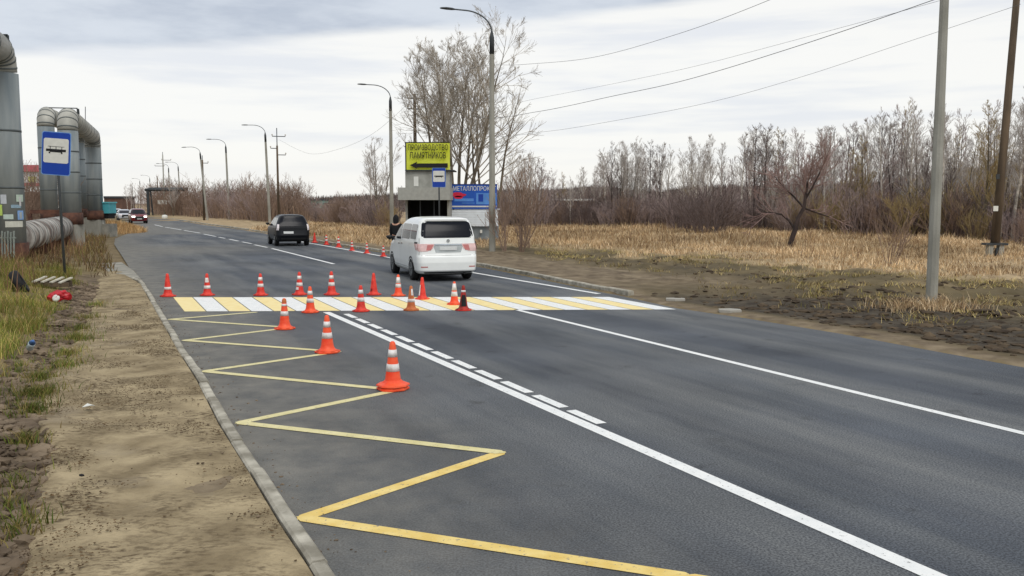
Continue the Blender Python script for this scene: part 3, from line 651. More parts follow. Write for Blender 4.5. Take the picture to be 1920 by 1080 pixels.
def oncoming(px, name, label, paint, **k):
    c = make_suv(name, label, 'car', paint, **k); p = P(*px); c.location = p; c.rotation_euler = (0, 0, math.pi + R(27)); return c
oncoming((259, 418.5), 'red_car', 'dark red car coming on with its headlights lit, in front of the silver cars', p_red, front_lit=True)
oncoming((234, 413.5), 'silver_car', 'pale silver car queuing just behind the red one', p_silver, L=4.5, H=1.48, hood=.94)
oncoming((219, 409.5), 'silver_car', 'farthest pale silver car at the left edge of the distant road', p_silver, L=4.5, H=1.48, hood=.94)

# ------------------------------------------------------------------ street lamps, poles, wires
conc = mat('pole_concrete', srgb(140, 138, 128), .9, scale=2.2, col2=srgb(166, 164, 154), bump=.3, bscale=18, spec=.15, stretch=(1, 1, .35))
steel = mat('grey_steel', srgb(88, 94, 98), .5, metal=.4); dsteel = mat('dark_steel', srgb(54, 58, 60), .6); wood = mat('weathered_wood', srgb(70, 60, 48), .95, scale=3, col2=srgb(104, 88, 70), stretch=(1, 1, .15), bump=.4, bscale=20)
cer = mat('insulator', srgb(200, 196, 186), .3); paperw = mat('paper', srgb(214, 214, 206), .9, .08, 5)
LEFTN = Vector((-.90, -.43, 0))
def make_lamp(H=10.3, up=1.2, reach=2.45):
    r = thing('street_lamp', 'tmp', 'street lamp', (0, 0, 0), 0, 'concrete street lamps along the right side of the road')
    mb = MB(); mb.tube([(0, 0, -.3), (0, 0, H * .5), (0, 0, H)], [.17, .145, .115], 10); mb.build('pole', conc, r, False)
    mb = MB(); mb.tube([(0, 0, H - .75), (0, 0, H + .02), (0, 0, H + .35)], [.125, .12, .05], 10); mb.build('bracket_sleeve', dsteel, r, True)
    mb = MB(); pts = [Vector((0, 0, H + .1))]
    for k in range(13):
        t_ = k / 12 * math.pi / 2; pts.append(LEFTN * (1.35 * (1 - math.cos(t_))) + Vector((0, 0, H + .3 + (up - .3) * math.sin(t_))))
    pts.append(LEFTN * reach * .82 + Vector((0, 0, H + up + .0))); mb.tube(pts, .035, 8); mb.build('arm', steel, r, True)
    mb = MB(); o = LEFTN * reach * .78 + Vector((0, 0, H + up - .01)); M = Matrix.Rotation(math.atan2(LEFTN.y, LEFTN.x), 4, 'Z')
    prof = [(0, .05, .04), (.15, .10, .07), (.45, .13, .075), (.68, .10, .05), (.76, .03, .02)]; vs = []
    for x, hw_, hh in prof:
        for k in range(10): t_ = k / 10 * 2 * math.pi; vs.append(o + M @ Vector((x, hw_ * math.cos(t_), hh * math.sin(t_) * (1 if math.sin(t_) > 0 else .6))))
    mb.add(vs, [(i * 10 + k, i * 10 + (k + 1) % 10, (i + 1) * 10 + (k + 1) % 10, (i + 1) * 10 + k) for i in range(4) for k in range(10)] + [tuple(range(9, -1, -1)), tuple(range(40, 50))]); mb.build('lamp_head', dsteel, r, True)
    return r
lamp0 = make_lamp()
def lamp(u, Y, vtop, label, first=False, lean=0., rz=0., base_v=None):
    p = G(u, base_v) if base_v else GA(u, Y); Y = p.y; H = A(u, vtop, Y).z - p.z; s = H / 10.3
    o = lamp0 if first else dup(lamp0, p, rz, s); o.location = p; o.scale = (s,) * 3; o.rotation_euler = (0, lean, rz); o['label'] = label; return o
lamp(923, 44, 72, 'tall concrete street lamp in front of the blue billboard', True, base_v=472)
o = lamp(1746, 19, -90, 'nearest pale concrete lamp pole standing in the muddy verge', base_v=572)
lamp(735, 70, 190, 'street lamp rising behind the white van, left of the yellow signboard')
lamp(506, 104, 254, 'street lamp just behind the black car', lean=-R(1.6))
lamp(430, 126, 277, 'street lamp left of the black car, second beyond the van', lean=-R(1.2))
lamp(389, 118, 289, 'leaning street lamp with a pale lower shaft in front of the scrub', lean=-R(4.5))
lamp(340, 185, 314, 'distant slim street lamp at the right leg of the dark pipe gantry', lean=-R(2))
lamp(319, 190, 317, 'distant slim street lamp left of the gantry leg beside the crossarm pole')
lamp(283, 230, 336, 'distant slim street lamp at the left leg of the dark pipe gantry')
lamp(264, 300, 341, 'very distant street lamp above the oncoming cars')
lamp(250, 330, 352, 'farthest pale street lamp at the end of the road', rz=.4)
def make_pole(H, arms, m, rbot=.15, rtop=.1, metal_top=0, z0=-.3):
    r = thing('utility_pole', 'tmp', 'utility pole'); mb = MB(); mb.tube([(0, 0, z0), (0, 0, H * .5), (0, 0, H)], [rbot, (rbot + rtop) / 2, rtop], 9); mb.build('pole', m, r, True)
    if metal_top: mb = MB(); mb.tube([(0, 0, H - .6), (0, 0, H + metal_top)], .05, 8); mb.build('steel_extension', steel, r, True)
    for z, l0, l1 in arms:
        mb = MB(); mb.bar((l0, 0, z), (l1, 0, z), .08); ca = mb.build('crossarm', dsteel, r)
        for x in (l0, l1):
            mb = MB(); mb.lathe([(.03, z + .03), (.03, z + .1), (.07, z + .12), (.08, z + .2), (.04, z + .25)], 9, (x, 0, 0)); mb.build('insulator', cer, ca, True)
    return r
def pole(u, Y, vtop, label, arms, m, lean=0., **k):
    p = GA(u, Y); H = A(u, vtop, Y).z - p.z; r = make_pole(H, [(H - d, a_, b_) for d, a_, b_ in arms], m, **k); r.location = p; r.rotation_euler = (0, lean, R(20)); r['label'] = label; return r
pole(523, 100, 273, 'dark utility pole with a pale steel top and hooked arms beside the black car', [(-1.0, -.5, .9), (.3, -.7, 0), (1.0, 0, .9)], wood, metal_top=1.9)
pole(383, 120, 300, 'utility pole right behind the leaning street lamp', [(.4, -.2, .7)], wood, metal_top=.6)
pole(309, 170, 290, 'pale distant utility pole with two dark crossarms and a small white board', [(1.0, -.2, 1.4), (2.1, -1.4, .2)], conc, metal_top=.5)
pole(297, 200, 330, 'dark topped distant pole left of the crossarm pole', [], wood)
tp = pole(780, 62, 176, 'dark wooden telephone pole rising behind the yellow signboard', [(.3, -.5, .5), (1.0, -.5, .5)], wood)
# tilted pole tied to concrete stubs
r = thing('utility_pole', 'leaning brown wooden pole clamped to two short concrete stubs in the straw field', 'utility pole', G(1864, 484))
pb = r.location.copy(); top = A(1912, -70, pb.y + .5) - pb; low = A(1866, 462, pb.y) - pb
mb = MB(); mb.tube([low * .2 + Vector((0, 0, .5)), low * .5 + top * .3, top], [.19, .165, .13], 10); mb.build('pole', wood, r, True)
for du_ in (-10, 10):
    q = A(1864 + du_, 484, pb.y - .05) - pb; q2 = A(1866 + du_, 456, pb.y - .05) - pb; mb = MB(); mb.bar(q - Vector((0, 0, .3)), q2, .26, .2); mb.build('concrete_stub', conc, r)
mb = MB(); q = A(1865.5, 457.5, pb.y - .02) - pb; mb.box(q, (.95, .42, .09)); mb.box(q - Vector((0, .0, .42)), (.1, .45, .5)); mb.build('clamp', dsteel, r)
mb = MB(); q = A(1867, 391, pb.y - .25) - pb; mb.box(q, (.2, .02, .22)); mb.build('notice', paperw, r)
mb = MB(); q = A(1871, 331, pb.y - .26) - pb; mb.box(q, (.12, .08, .2)); mb.build('bracket', dsteel, r)
wire_m = mat('wire', srgb(104, 106, 110), .6)
def wire(pts, label, rad=.009):
    c = [A(*q) for q in pts]; out = []
    for i in range(len(c) - 1):
        p0, p1, p2, p3 = c[max(i - 1, 0)], c[i], c[i + 1], c[min(i + 2, len(c) - 1)]
        for k in range(10):
            s_ = k / 10; out.append(.5 * ((2 * p1) + (p2 - p0) * s_ + (2 * p0 - 5 * p1 + 4 * p2 - p3) * s_ ** 2 + (3 * p1 - p0 - 3 * p2 + p3) * s_ ** 3))
    out.append(c[-1]); mb = MB(); mb.tube(out, rad, 5); o = mb.build('overhead_wire', wire_m, None, True); return tag(o, label, 'wire', 'overhead wires')
wire([(780, 178, 62), (885, 128, 56), (980, 121, 51), (1110, 108, 44), (1270, 64, 37), (1440, 1, 31), (1640, -90, 26)], 'uppermost overhead wire leaving the photo at its top edge')
wire([(786, 184, 62), (900, 220, 57), (1010, 209, 52), (1150, 180, 46), (1290, 149, 41), (1500, 85, 35), (1750, 0, 30), (1860, -42, 28)], 'darkest overhead wire, meeting the near lamp pole at the top of the photo', .013)
wire([(774, 186, 62), (890, 206, 57), (1010, 184, 52), (1160, 155, 46), (1300, 125, 41), (1450, 86, 37), (1745, 6, 31), (1860, -28, 29)], 'faint overhead wire just above the darkest one', .006)
wire([(788, 196, 62), (900, 253, 59), (1020, 247, 56), (1160, 225, 52), (1330, 192, 48), (1500, 145, 44), (1700, 79, 40), (1890, 16, 37.5), (1912, 8, 37)], 'lowest overhead wire sagging to the leaning brown pole', .008)
wire([(770, 190, 62), (700, 250, 75), (640, 278, 87), (580, 288, 97), (523, 262, 100)], 'faint overhead wire between the telephone pole and the pole by the black car', .009)

# ------------------------------------------------------------------ signs, stalls, billboard
blue = mat('sign_blue', srgb(18, 62, 160), .4, .06); signw = mat('sign_white', srgb(214, 214, 206), .5, .05); signblk = mat('sign_black', srgb(16, 16, 18), .6); sky_b = mat('sign_light_blue', srgb(86, 140, 210), .5, .15, 2)
def busstop(c, wd, ht, label, foot, tilt, edge_m, tram=True):
    r = thing('bus_stop_sign', label, 'traffic sign', foot); d = c - Vector(foot)
    top = d + Vector((math.tan(tilt) * -ht * .5, .04, ht * .5)); dr = d.normalized()
    mb = MB(); mb.tube([Vector((0, 0.04, -.2)), d + Vector((0, .04, 0)), top], .038, 10); mb.build('post', steel, r, True)
    T = Matrix.Translation(d) @ Matrix.Rotation(-tilt, 4, 'Y')
    def plate(n, w_, h_, cx, cz, y, m, par, th=.012):
        mb = MB(); q = .05 * w_; o_ = [(-w_ / 2 + q, -h_ / 2), (w_ / 2 - q, -h_ / 2), (w_ / 2, -h_ / 2 + q), (w_ / 2, h_ / 2 - q), (w_ / 2 - q, h_ / 2), (-w_ / 2 + q, h_ / 2), (-w_ / 2, h_ / 2 - q), (-w_ / 2, -h_ / 2 + q)]
        vs = [T @ Vector((cx + x, y, cz + z)) for x, z in o_] + [T @ Vector((cx + x, y + th, cz + z)) for x, z in o_]; n8 = 8
        mb.add(vs, [tuple(range(8)), tuple(range(15, 7, -1))] + [(i, n8 + i, n8 + (i + 1) % 8, (i + 1) % 8) for i in range(8)]); return mb.build(n, m, par)
    pn = plate('panel', wd, ht, 0, 0, -.012, edge_m, r)
    plate('blue_face', wd * .95, ht * .965, 0, 0, -.016, blue, pn); plate('white_field', wd * .86, ht * .565, 0, ht * .065, -.020, signw, pn)
    mb = MB(); zc = ht * .075
    def bx(x, z, w_, h_): mb.box(T @ Vector((x, -.023, zc + z)), (w_, .006, h_), M=Matrix.Rotation(-tilt, 4, 'Y'))
    bx(0, 0, wd * .68, ht * .055); bx(0, -ht * .035, wd * .42, ht * .02)
    if tram:
        for k in (-.2, 0, .2): bx(wd * k, ht * .055, wd * .02, ht * .06)
        bx(0, ht * .085, wd * .56, ht * .008)
    for k in (-.22, .2): bx(wd * k, -ht * .06, wd * .05, ht * .035)
    mb.build('pictogram', signblk, pn); return r
ft = G(121, 520); c = A(105.5, 288, ft.y); k = ft.y / F
busstop(c, 54 * k, 80 * k, 'large blue and white tram stop sign on a leaning post by the dirt path', ft, -R(4.2), mat('sign_edge', srgb(110, 150, 205), .5))
ft = GA(824, 46); c = A(823, 333, 46); k = 46 / F
busstop(c, 25 * k, 36 * k, 'small distant blue and white bus stop sign in front of the yellow board', ft, 0, MATS['sign_edge'], False)
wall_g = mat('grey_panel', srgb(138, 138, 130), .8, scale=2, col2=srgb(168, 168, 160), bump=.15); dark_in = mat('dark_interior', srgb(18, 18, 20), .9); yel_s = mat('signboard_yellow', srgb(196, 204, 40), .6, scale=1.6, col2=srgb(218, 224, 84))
YS = 50.0; k = YS / F
def S(u, v, dy=0): return A(u, v, YS + dy)
gl = gz(S(800, 440).x, YS)
r = thing('kiosk', 'tall grey roadside kiosk with a dark open front, behind the white van', 'kiosk', (S(800, 440).x, YS, gl)); o = r.location.copy()
def kb(n, u0, u1, v0, v1, y0, y1, m, par=None):
    a_, b_ = S(u0, v1), S(u1, v0); mb = MB(); mb.box((Vector(((a_.x + b_.x) / 2, YS + (y0 + y1) / 2, (a_.z + b_.z) / 2)) - o), (b_.x - a_.x, y1 - y0, b_.z - a_.z)); return mb.build(n, m, par or r)
vg = 381 + (CH - gl) / k
kb('facade', 760, 843, 321, 352, 0, 1.9, wall_g); kb('canopy', 749, 845, 352, 375, -.7, 2.0, mat('canopy_grey', srgb(160, 160, 152), .8, .08)); kb('side_wall', 761, 764, 375, vg, 0, 1.9, wall_g); kb('side_wall', 839, 843, 375, vg, 0, 1.9, wall_g)
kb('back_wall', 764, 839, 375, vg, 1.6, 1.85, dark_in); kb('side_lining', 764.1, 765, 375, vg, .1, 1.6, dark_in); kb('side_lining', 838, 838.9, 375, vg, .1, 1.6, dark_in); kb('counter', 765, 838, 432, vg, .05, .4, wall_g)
for u in (788, 814): kb('mullion', u - .7, u + .7, 375.3, 432, .0, .06, dsteel)
kb('notice', 776, 784.5, 331, 349, -.02, -.004, signw); kb('roof_edge', 760, 852, 318.6, 320.6, -.15, 2.1, dsteel)
# yellow signboard on the kiosk roof
r = thing('signboard', 'yellow-green signboard with black lettering and an arrow on the kiosk roof', 'sign', (S(803, 318).x, YS - .1, S(803, 318).z)); o = r.location.copy()
kb('board', 762, 843.5, 268, 318.4, -.1, -.02, yel_s); kb('frame', 760.4, 762, 266.5, 319, -.12, .02, signblk); kb('frame', 762, 843.5, 266.6, 268, -.12, 0, signblk); kb('frame', 762, 843.5, 318.4, 319.6, -.12, 0, signblk)
for u in (775, 830):
    a_ = S(u, 318.5) - o; mb = MB(); mb.bar(a_ + Vector((0, 1.2, 0)), a_ + Vector((0, .1, 1.1)), .05); mb.build('brace', dsteel, r)
def txt(n, s_, u, v, hpx, wpx, m, par, oo, dy):
    p = S(u, v) - oo; addtext(n, s_, hpx * k * 1.35, m, par, Matrix.Translation((p.x, dy, p.z)) @ FACE, wpx * k)
txt('lettering', 'ПРОИЗВОДСТВО', 803, 277.5, 10.5, 74, signblk, r, o, -.104); txt('lettering', 'ПАМЯТНИКОВ', 803, 292.5, 11.5, 66, signblk, r, o, -.104)
ar = [(769, 310), (783, 303.5), (781.5, 306.8), (840, 306.4), (840, 314.8), (781.5, 314.2), (783, 317)]; mb = MB(); q = [S(*x) - o for x in ar]
mb.add([(p.x, -.106, p.z) for p in q] + [(p.x, -.098, p.z) for p in q], [tuple(range(6, -1, -1)), tuple(range(7, 14))] + [(i, (i + 1) % 7, 7 + (i + 1) % 7, 7 + i) for i in range(7)]); mb.build('arrow', signblk, r)
# blue billboard with stall below
YS = 52.0; k = YS / F; gl = gz(S(884, 440).x, YS); vg = 381 + (CH - gl) / k
r = thing('billboard', 'blue metal-trade billboard with white lettering behind the street lamp', 'billboard', (S(884, 392).x, YS, S(884, 392).z)); o = r.location.copy()
bb = mat('billboard_blue', srgb(28, 84, 178), .5, .18, 1.2)
kb('board', 844, 932, 346, 391.5, 0, .08, bb); kb('frame', 842.8, 844, 345, 392.5, -.03, .1, mat('frame_blue', srgb(40, 60, 130), .5)); kb('frame', 844, 932, 345, 346, -.03, .1, MATS['frame_blue'])
kb('white_stripe', 846, 931, 385.8, 388.4, -.012, -.002, signw); kb('white_stripe', 866, 890, 380, 381.4, -.012, -.002, sky_b); kb('light_panel', 893, 931, 362, 383, -.008, -.002, sky_b); kb('light_panel', 852, 888, 372, 377.5, -.008, -.002, sky_b); kb('blue_panel', 897, 906, 364, 378, -.014, -.008, blue)
mb = MB(); q = [S(860, 366) - o, S(860, 366) - o]; p0 = S(859.5, 366.2) - o
for dx, dz, w_, h_ in ((0, 0, .75, .17), (-.05, .1, .55, .12), (.0, -.12, .5, .14), (.25, .03, .4, .1)): mb.lathe([(w_ / 2, 0), (w_ / 2, .012)], 14, (p0.x + dx, -.002 - .0015 * abs(dx * 10), p0.z + dz), Matrix.Rotation(math.pi / 2, 4, 'X') @ Matrix.Diagonal((1, h_ / w_ * 1.3, 1, 1)))
mb.build('red_motif', mat('motif_red', srgb(206, 34, 66), .5), r)
txt('lettering', 'МЕТАЛЛОПРОКАТ', 889.5, 354, 8.5, 80, signw, r, o, -.006)
for u in (850, 926): a_ = S(u, 391.5) - o; mb = MB(); mb.bar(a_ + Vector((0, .14, 1.2)), Vector((a_.x, .14, gl - o.z - .2)), .09); mb.build('post', dsteel, r)
r = thing('market_stall', 'grey metal stall with a white ribbed shutter under the blue billboard', 'stall', (S(884, 440).x, YS + .1, gl)); o = r.location.copy() ; 
kb('body', 846, 934, 424, vg, .25, 2.2, mat('stall_grey', srgb(112, 120, 124), .7, scale=2, col2=srgb(136, 142, 144)))
mb = MB(); z0 = (S(884, 425) - o).z; z1 = (S(884, 393.5) - o).z; x0, x1 = (S(846, 400) - o).x, (S(934, 400) - o).x; n = 64; vs = []
for i in range(n + 1):
    x = x0 + (x1 - x0) * i / n; vs += [(x, -.04, z0 + (.07 if i % 2 else 0)), (x, -.04, z1)]
for zz in (0,): mb.add(vs, [(2 * i, 2 * i + 2, 2 * i + 3, 2 * i + 1) for i in range(n)])
for j in range(9): z = z0 + .16 + (z1 - z0 - .2) * j / 8; mb.box(((x0 + x1) / 2, -.05, z), (x1 - x0, .014, .03))
mb.box(((x0 + x1) / 2, 1.1, z1 + .03), (x1 - x0 + .2, 2.1, .06)); mb.build('shutter', mat('shutter_white', srgb(226, 232, 236), .6, .06, 3), r)
kb('notice', 900, 904, 431, 437, .1, .13, signw)

# ------------------------------------------------------------------ heating pipes on the left
galv = mat('galvanised_cladding', srgb(116, 126, 130), .6, scale=.9, col2=srgb(160, 164, 160), metal=.2, bump=.3, bscale=3, stretch=(2.2, 2.2, .25)); galv_l = mat('sky_lit_cladding', srgb(150, 150, 142), .6, scale=1.2, col2=srgb(184, 182, 172), metal=.15); seam_m = mat('seam_band', srgb(92, 98, 98), .6, metal=.3)  # galv_l: lighter copy for elbows and overhead runs, light from above painted in
rust = mat('rusty_steel', srgb(66, 46, 40), .9, scale=3, col2=srgb(112, 76, 60), bump=.4); rustpipe = mat('weathered_pipe_wrap', srgb(104, 90, 82), .75, scale=1.3, col2=srgb(186, 182, 174), metal=.2, bump=.3, thr=(.36, .6))
PR = .5
def elbow(c, d0, d1, rad, m, root, n=8, bend=.75):
    # from c coming along d0, leaving along d1
    mb = MB(); pts = []
    for i in range(n + 1):
        t_ = i / n * math.pi / 2; pts.append(c - d0 * bend + d0 * bend * math.sin(t_) + d1 * bend * (1 - math.cos(t_)))
    mb.tube(pts, rad, 20); e = mb.build('elbow', m, root, True)
    for i in range(1, n, 2):
        d = (pts[i + 1] - pts[i - 1]).normalized(); mb = MB(); mb.tube([pts[i] - d * .03, pts[i] + d * .03], rad + .012, 20); mb.build('seam_band', seam_m, e, True)
    return e
def run(a_, b_, rad, m, root, name, seams=1.6):
    mb = MB(); mb.tube([a_, b_], rad, 22); o_ = mb.build(name, m, root, True); d = b_ - a_; n = max(1, int(d.length / seams)); d.normalize()
    for i in range(1, n + 1):
        q = a_ + (b_ - a_) * (i / (n + 1)); mb = MB(); mb.tube([q - d * .035, q + d * .035], rad + .01, 22); mb.build('seam_band', seam_m, o_, True)
    return o_
UP = Vector((0, 0, 1))
def loop(ua, va_top, Ya, ub, vb_top, Yb, label, wpx, PR=.5):
    a_ = A(ua, 381, Ya); b_ = A(ub, 381, Yb); a_.z = b_.z = 0; top = A(ua, va_top, Ya).z - PR; tb = A(ub, vb_top, Yb).z - PR
    top = top * .85 + tb * .15; ga = gz(a_.x, a_.y)
    r = thing('heating_pipe', label, 'pipe', (a_.x, a_.y, ga), 0, 'raised heating pipe loops beside the road'); o_ = r.location.copy()
    h = (b_ - a_).normalized(); A0 = Vector((0, 0, 0)); B0 = b_ - a_; z = top - ga
    run(Vector((0, 0, 1.7)), Vector((0, 0, z - .75)), PR, galv, r, 'riser', 1.3); elbow(Vector((0, 0, z)), UP, h, PR, galv_l, r)
    run(h * .75 + UP * z, B0 - h * .75 + UP * z, PR, galv_l, r, 'overhead_run', 2.2); elbow(B0 + UP * z, h, -UP, PR, galv_l, r)
    run(B0 + UP * (z - .75), B0 + UP * 1.7, PR, galv, r, 'riser', 1.3)
    for q in (A0, B0): mb = MB(); mb.tube([q + UP * 1.1, q + UP * 1.72], PR + .06, 20); mb.build('rusty_collar', rust, r, True)
    for q in (A0, B0):
        mb = MB(); mb.box(q + UP * .35, (.9, .9, 1.5)); mb.build('support_block', conc, r)
    return r
loop(92.5, 200, 53, 159, 228, 67, 'grey clad heating pipe loop farther from the road, partly hidden by the nearer one', 35, .46)
l2 = loop(133, 203, 48, 178.5, 228, 62, 'grey clad heating pipe loop nearer the road, rising behind the tram stop sign', 38)
mb = MB(); p = A(146, 204, 49) - l2.location; mb.bar(A(92, 202, 49) - l2.location, A(145, 203, 49) - l2.location, .05); mb.bar(p, A(147, 214, 49) - l2.location, .1); mb.bar(A(160, 200, 55) - l2.location, A(160, 226, 55) - l2.location, .03); mb.build('rail', dsteel, l2)
# near loop: riser, elbow, run towards the camera and out of the picture
a_ = A(15, 381, 32); a_.z = gz(a_.x, 32); r = thing('heating_pipe', 'nearest grey heating pipe riser covered in paper notices at the left edge', 'pipe', a_, 0, 'raised heating pipe loops beside the road'); o_ = a_.copy()
zt = A(15, 66, 32).z - a_.z - PR; hd_ = Vector((.30, -1, 0)).normalized()
run(Vector((0, 0, .5)), Vector((0, 0, zt - .8)), PR + .03, galv, r, 'riser', 2.4); elbow(Vector((0, 0, zt)), UP, hd_, PR, galv_l, r); run(hd_ * .75 + UP * zt, hd_ * 9 + UP * zt, PR, galv_l, r, 'overhead_run'); elbow(hd_ * 9.75 + UP * zt, hd_, -UP, PR, galv_l, r); run(hd_ * 9.75 + UP * (zt - .75), hd_ * 9.75 + UP * .3, PR, galv, r, 'riser')
mb = MB(); q = A(14, 66, 31.4) - o_; mb.bar(q, A(3, 66, 31.4) - o_, .07); mb.bar(q, A(15, 82, 31.4) - o_, .07); mb.build('bracket', dsteel, r)
mb = MB(); mb.tube([UP * -.2, UP * .55], PR + .1, 18); mb.build('rusty_collar', rust, r, True)
for (u0, v0, u1, v1, c_) in ((3, 365, 12, 382, (196, 200, 204)), (26, 365, 40, 378, (190, 206, 190)), (-4, 384, 5, 404, (190, 214, 110)), (17, 384, 34, 390, (150, 176, 190)), (25, 395, 37, 412, (132, 168, 214)), (8, 402, 23, 411, (190, 206, 196)), (10, 415, 39, 426, (206, 206, 192)), (44, 369, 48, 386, (206, 206, 204)), (40, 398, 45, 410, (170, 178, 178))):
    c0 = A((u0 + u1) / 2, (v0 + v1) / 2, 32 - PR) - o_; an_ = math.asin(max(-.95, min(.95, (c0.x) / (PR + .06)))); w_ = (u1 - u0) * 32 / F; h_ = (v1 - v0) * 32 / F; n = 6; mb = MB(); vs = []
    for j in range(2):
        for i in range(n + 1):
            t_ = an_ + (i / n - .5) * w_ / PR; vs.append(((PR + .05) * math.sin(t_), -(PR + .05) * math.cos(t_), c0.z + (j - .5) * h_))
    mb.add(vs, [(i, i + 1, n + 1 + i + 1, n + 1 + i) for i in range(n)]); mb.build('paper_notice', mat('notice_paper', srgb(*c_), .9, .12, 4), r)
# low horizontal main between the loops
p0, p1 = A(20, 381, 33), A(122, 381, 49.5); p0.z, p1.z = 1.0, 1.05
r = thing('heating_pipe', 'low weathered heating pipe lying along the ground among the weeds', 'pipe', (p0.x, p0.y, gz(p0.x, p0.y))); o_ = r.location.copy()
run(p0 - o_, p1 - o_, .58, rustpipe, r, 'pipe_run', 1.3)
for f in (.12, .3, .48, .66, .84): q = p0.lerp(p1, f) - o_; mb = MB(); mb.box(Vector((q.x, q.y, .1)), (.9, .35, 1.0), R(27)); mb.build('support_block', rust, r)
a_, b_ = A(56, 397, 47.5), A(152, 397, 48.5); r = thing('support_beam', 'dark rusty beam across the foot of the pipe risers', 'beam', ((a_.x + b_.x) / 2, 48, 0)); o_ = r.location.copy()
mb = MB(); mb.bar(a_ - o_, b_ - o_, .22, .2); mb.build('beam', rust, r)
for q in (a_, b_): mb = MB(); mb.bar(q - o_ - Vector((0, 0, .1)), Vector((q.x - o_.x, q.y - o_.y, -.2)), .16); mb.build('leg', rust, r)
# picket fence scrap at the riser's foot
r = thing('fence_panel', 'short pale board fence leaning at the foot of the nearest riser', 'fence', A(14, 464, 31.2)); o_ = r.location.copy()
for i in range(5):
    mb = MB(); q = A(2 + i * 5.5, 462, 31.2) - o_; q2 = A(4 + i * 5.5, 433 + 2 * (i % 2), 31.2) - o_; q.z = -.9; mb.bar(q, q2, .075, .02); mb.build('board', mat('fence_board', srgb(150, 158, 150), .9, .15, 4) if i == 0 else MATS['fence_board'], r)
mb = MB(); mb.bar(A(0, 446, 31.25) - o_, A(30, 446, 31.25) - o_, .06, .03); mb.build('rail', MATS['fence_board'], r)
# turquoise cabinet behind the weeds
YS = 62.0; r = thing('metal_cabinet', 'turquoise metal cabinet on a pale base at the foot of the far riser', 'cabinet', (A(187, 430, YS).x, YS, 0)); o = r.location.copy(); tq = mat('turquoise_paint', srgb(72, 160, 170), .6, .12, 2)
kb('cabinet_body', 171, 203, 381, 400, 0, 1.2, tq); kb('lower_frame', 172, 202, 400, 410, .1, 1.1, dark_in); kb('leg', 173, 180, 400, 425, .0, .1, signw); kb('leg', 185, 192, 400, 425, 0, .1, signw); kb('plinth', 170, 204, 420, 446, -.1, 1.3, apron_m); kb('lid', 169.5, 204.5, 378.5, 381, -.06, 1.26, mat('turquoise_lid', srgb(96, 176, 184), .6))
# pipe gantry far along the road
YS = 165.0; r = thing('pipe_gantry', 'dark portal of pipes crossing high above the scrub in the distance', 'pipe gantry', (A(306, 381, YS).x, YS, 0)); o = r.location.copy()
for du_, n_ in ((0, 'pipe_run'), (0, 'pipe_run')):
    pass
for dy, dz in ((0, 0), (1.6, .2)):
    mb = MB(); mb.tube([A(272, 356, YS) - o + Vector((0, dy, dz)), A(346, 356, YS) - o + Vector((0, dy, dz))], .26, 12); mb.build('pipe_run', dsteel, r, True)
for u in (277, 331):
    for w_ in (0, 5): mb = MB(); q = A(u + w_, 357, YS) - o; mb.bar(q, Vector((q.x, .8 * (w_ > 0), -.3)), .4 if w_ == 0 else .22); mb.build('leg', dsteel, r)
# far buildings
YS = 300.0
def far_box(name, label, cat, u0, u1, v0, v1, Y, m, depth=8., roof=None, extra=()):
    global YS, o, r
    YS = Y; r = thing(name, label, cat, (A((u0 + u1) / 2, 381, Y).x, Y, 0)); o = r.location.copy(); kb('wall', u0, u1, v0, v1, 0, depth, m)
    if roof: kb('roof', u0 - 1, u1 + 1, v0 - (v1 - v0) * .16, v0, -.4, depth + .4, roof)
    for n_, a0, a1, b0, b1, m_ in extra: kb(n_, a0, a1, b0, b1, -.06, -.01, m_)
    return r
teal = mat('pale_teal_wall', srgb(130, 172, 158), .8, .1, .5); cream = mat('cream_wall', srgb(186, 180, 162), .85, .1, .4); dkroof = mat('dark_roof', srgb(56, 58, 60), .8, .2, .6); pinkr = mat('pink_red_band', srgb(178, 96, 100), .7, .1); white_b = mat('white_render', srgb(224, 226, 224), .8, .05); brick = mat('dull_brick', srgb(104, 78, 66), .9, .2, .6)
far_box('small_house', 'pale teal house with a dark roof far behind the black car', 'house', 584, 602, 376, 392, 150, teal, 6, dkroof, [('window', 588, 592, 381, 386, dark_in), ('window', 595, 598, 381, 386, dark_in), ('plinth', 584, 602, 390, 392, dkroof)])
far_box('shed', 'low cream shed in the distance right of the teal house', 'shed', 608, 632, 382, 392, 150, cream, 5, dkroof, [('door', 612, 616, 384, 392, dark_in)])
far_box('boundary_wall', 'pale low wall in front of the distant teal house', 'wall', 584, 612, 397, 404, 125, cream, .4)
far_box('long_shed', 'long low shed with a pale roof behind the bare trees right of the billboard', 'shed', 1040, 1110, 376, 395, 130, brick, 8, white_b)
far_box('shop_building', 'white shop building with pinkish red bands glimpsed between the pipe risers', 'building', 44, 82, 322, 400, 90, white_b, 12, pinkr, [('band', 44, 82, 343, 349, pinkr), ('yellow_panel', 54, 67, 331, 342, mat('yellow_green_panel', srgb(206, 208, 120), .7)), ('lower_wall', 44, 82, 360, 400, brick)])
far_box('brick_building', 'dull brown building at the end of the road behind the oncoming cars', 'building', 196, 226, 372, 398, 320, brick, 12, dkroof)
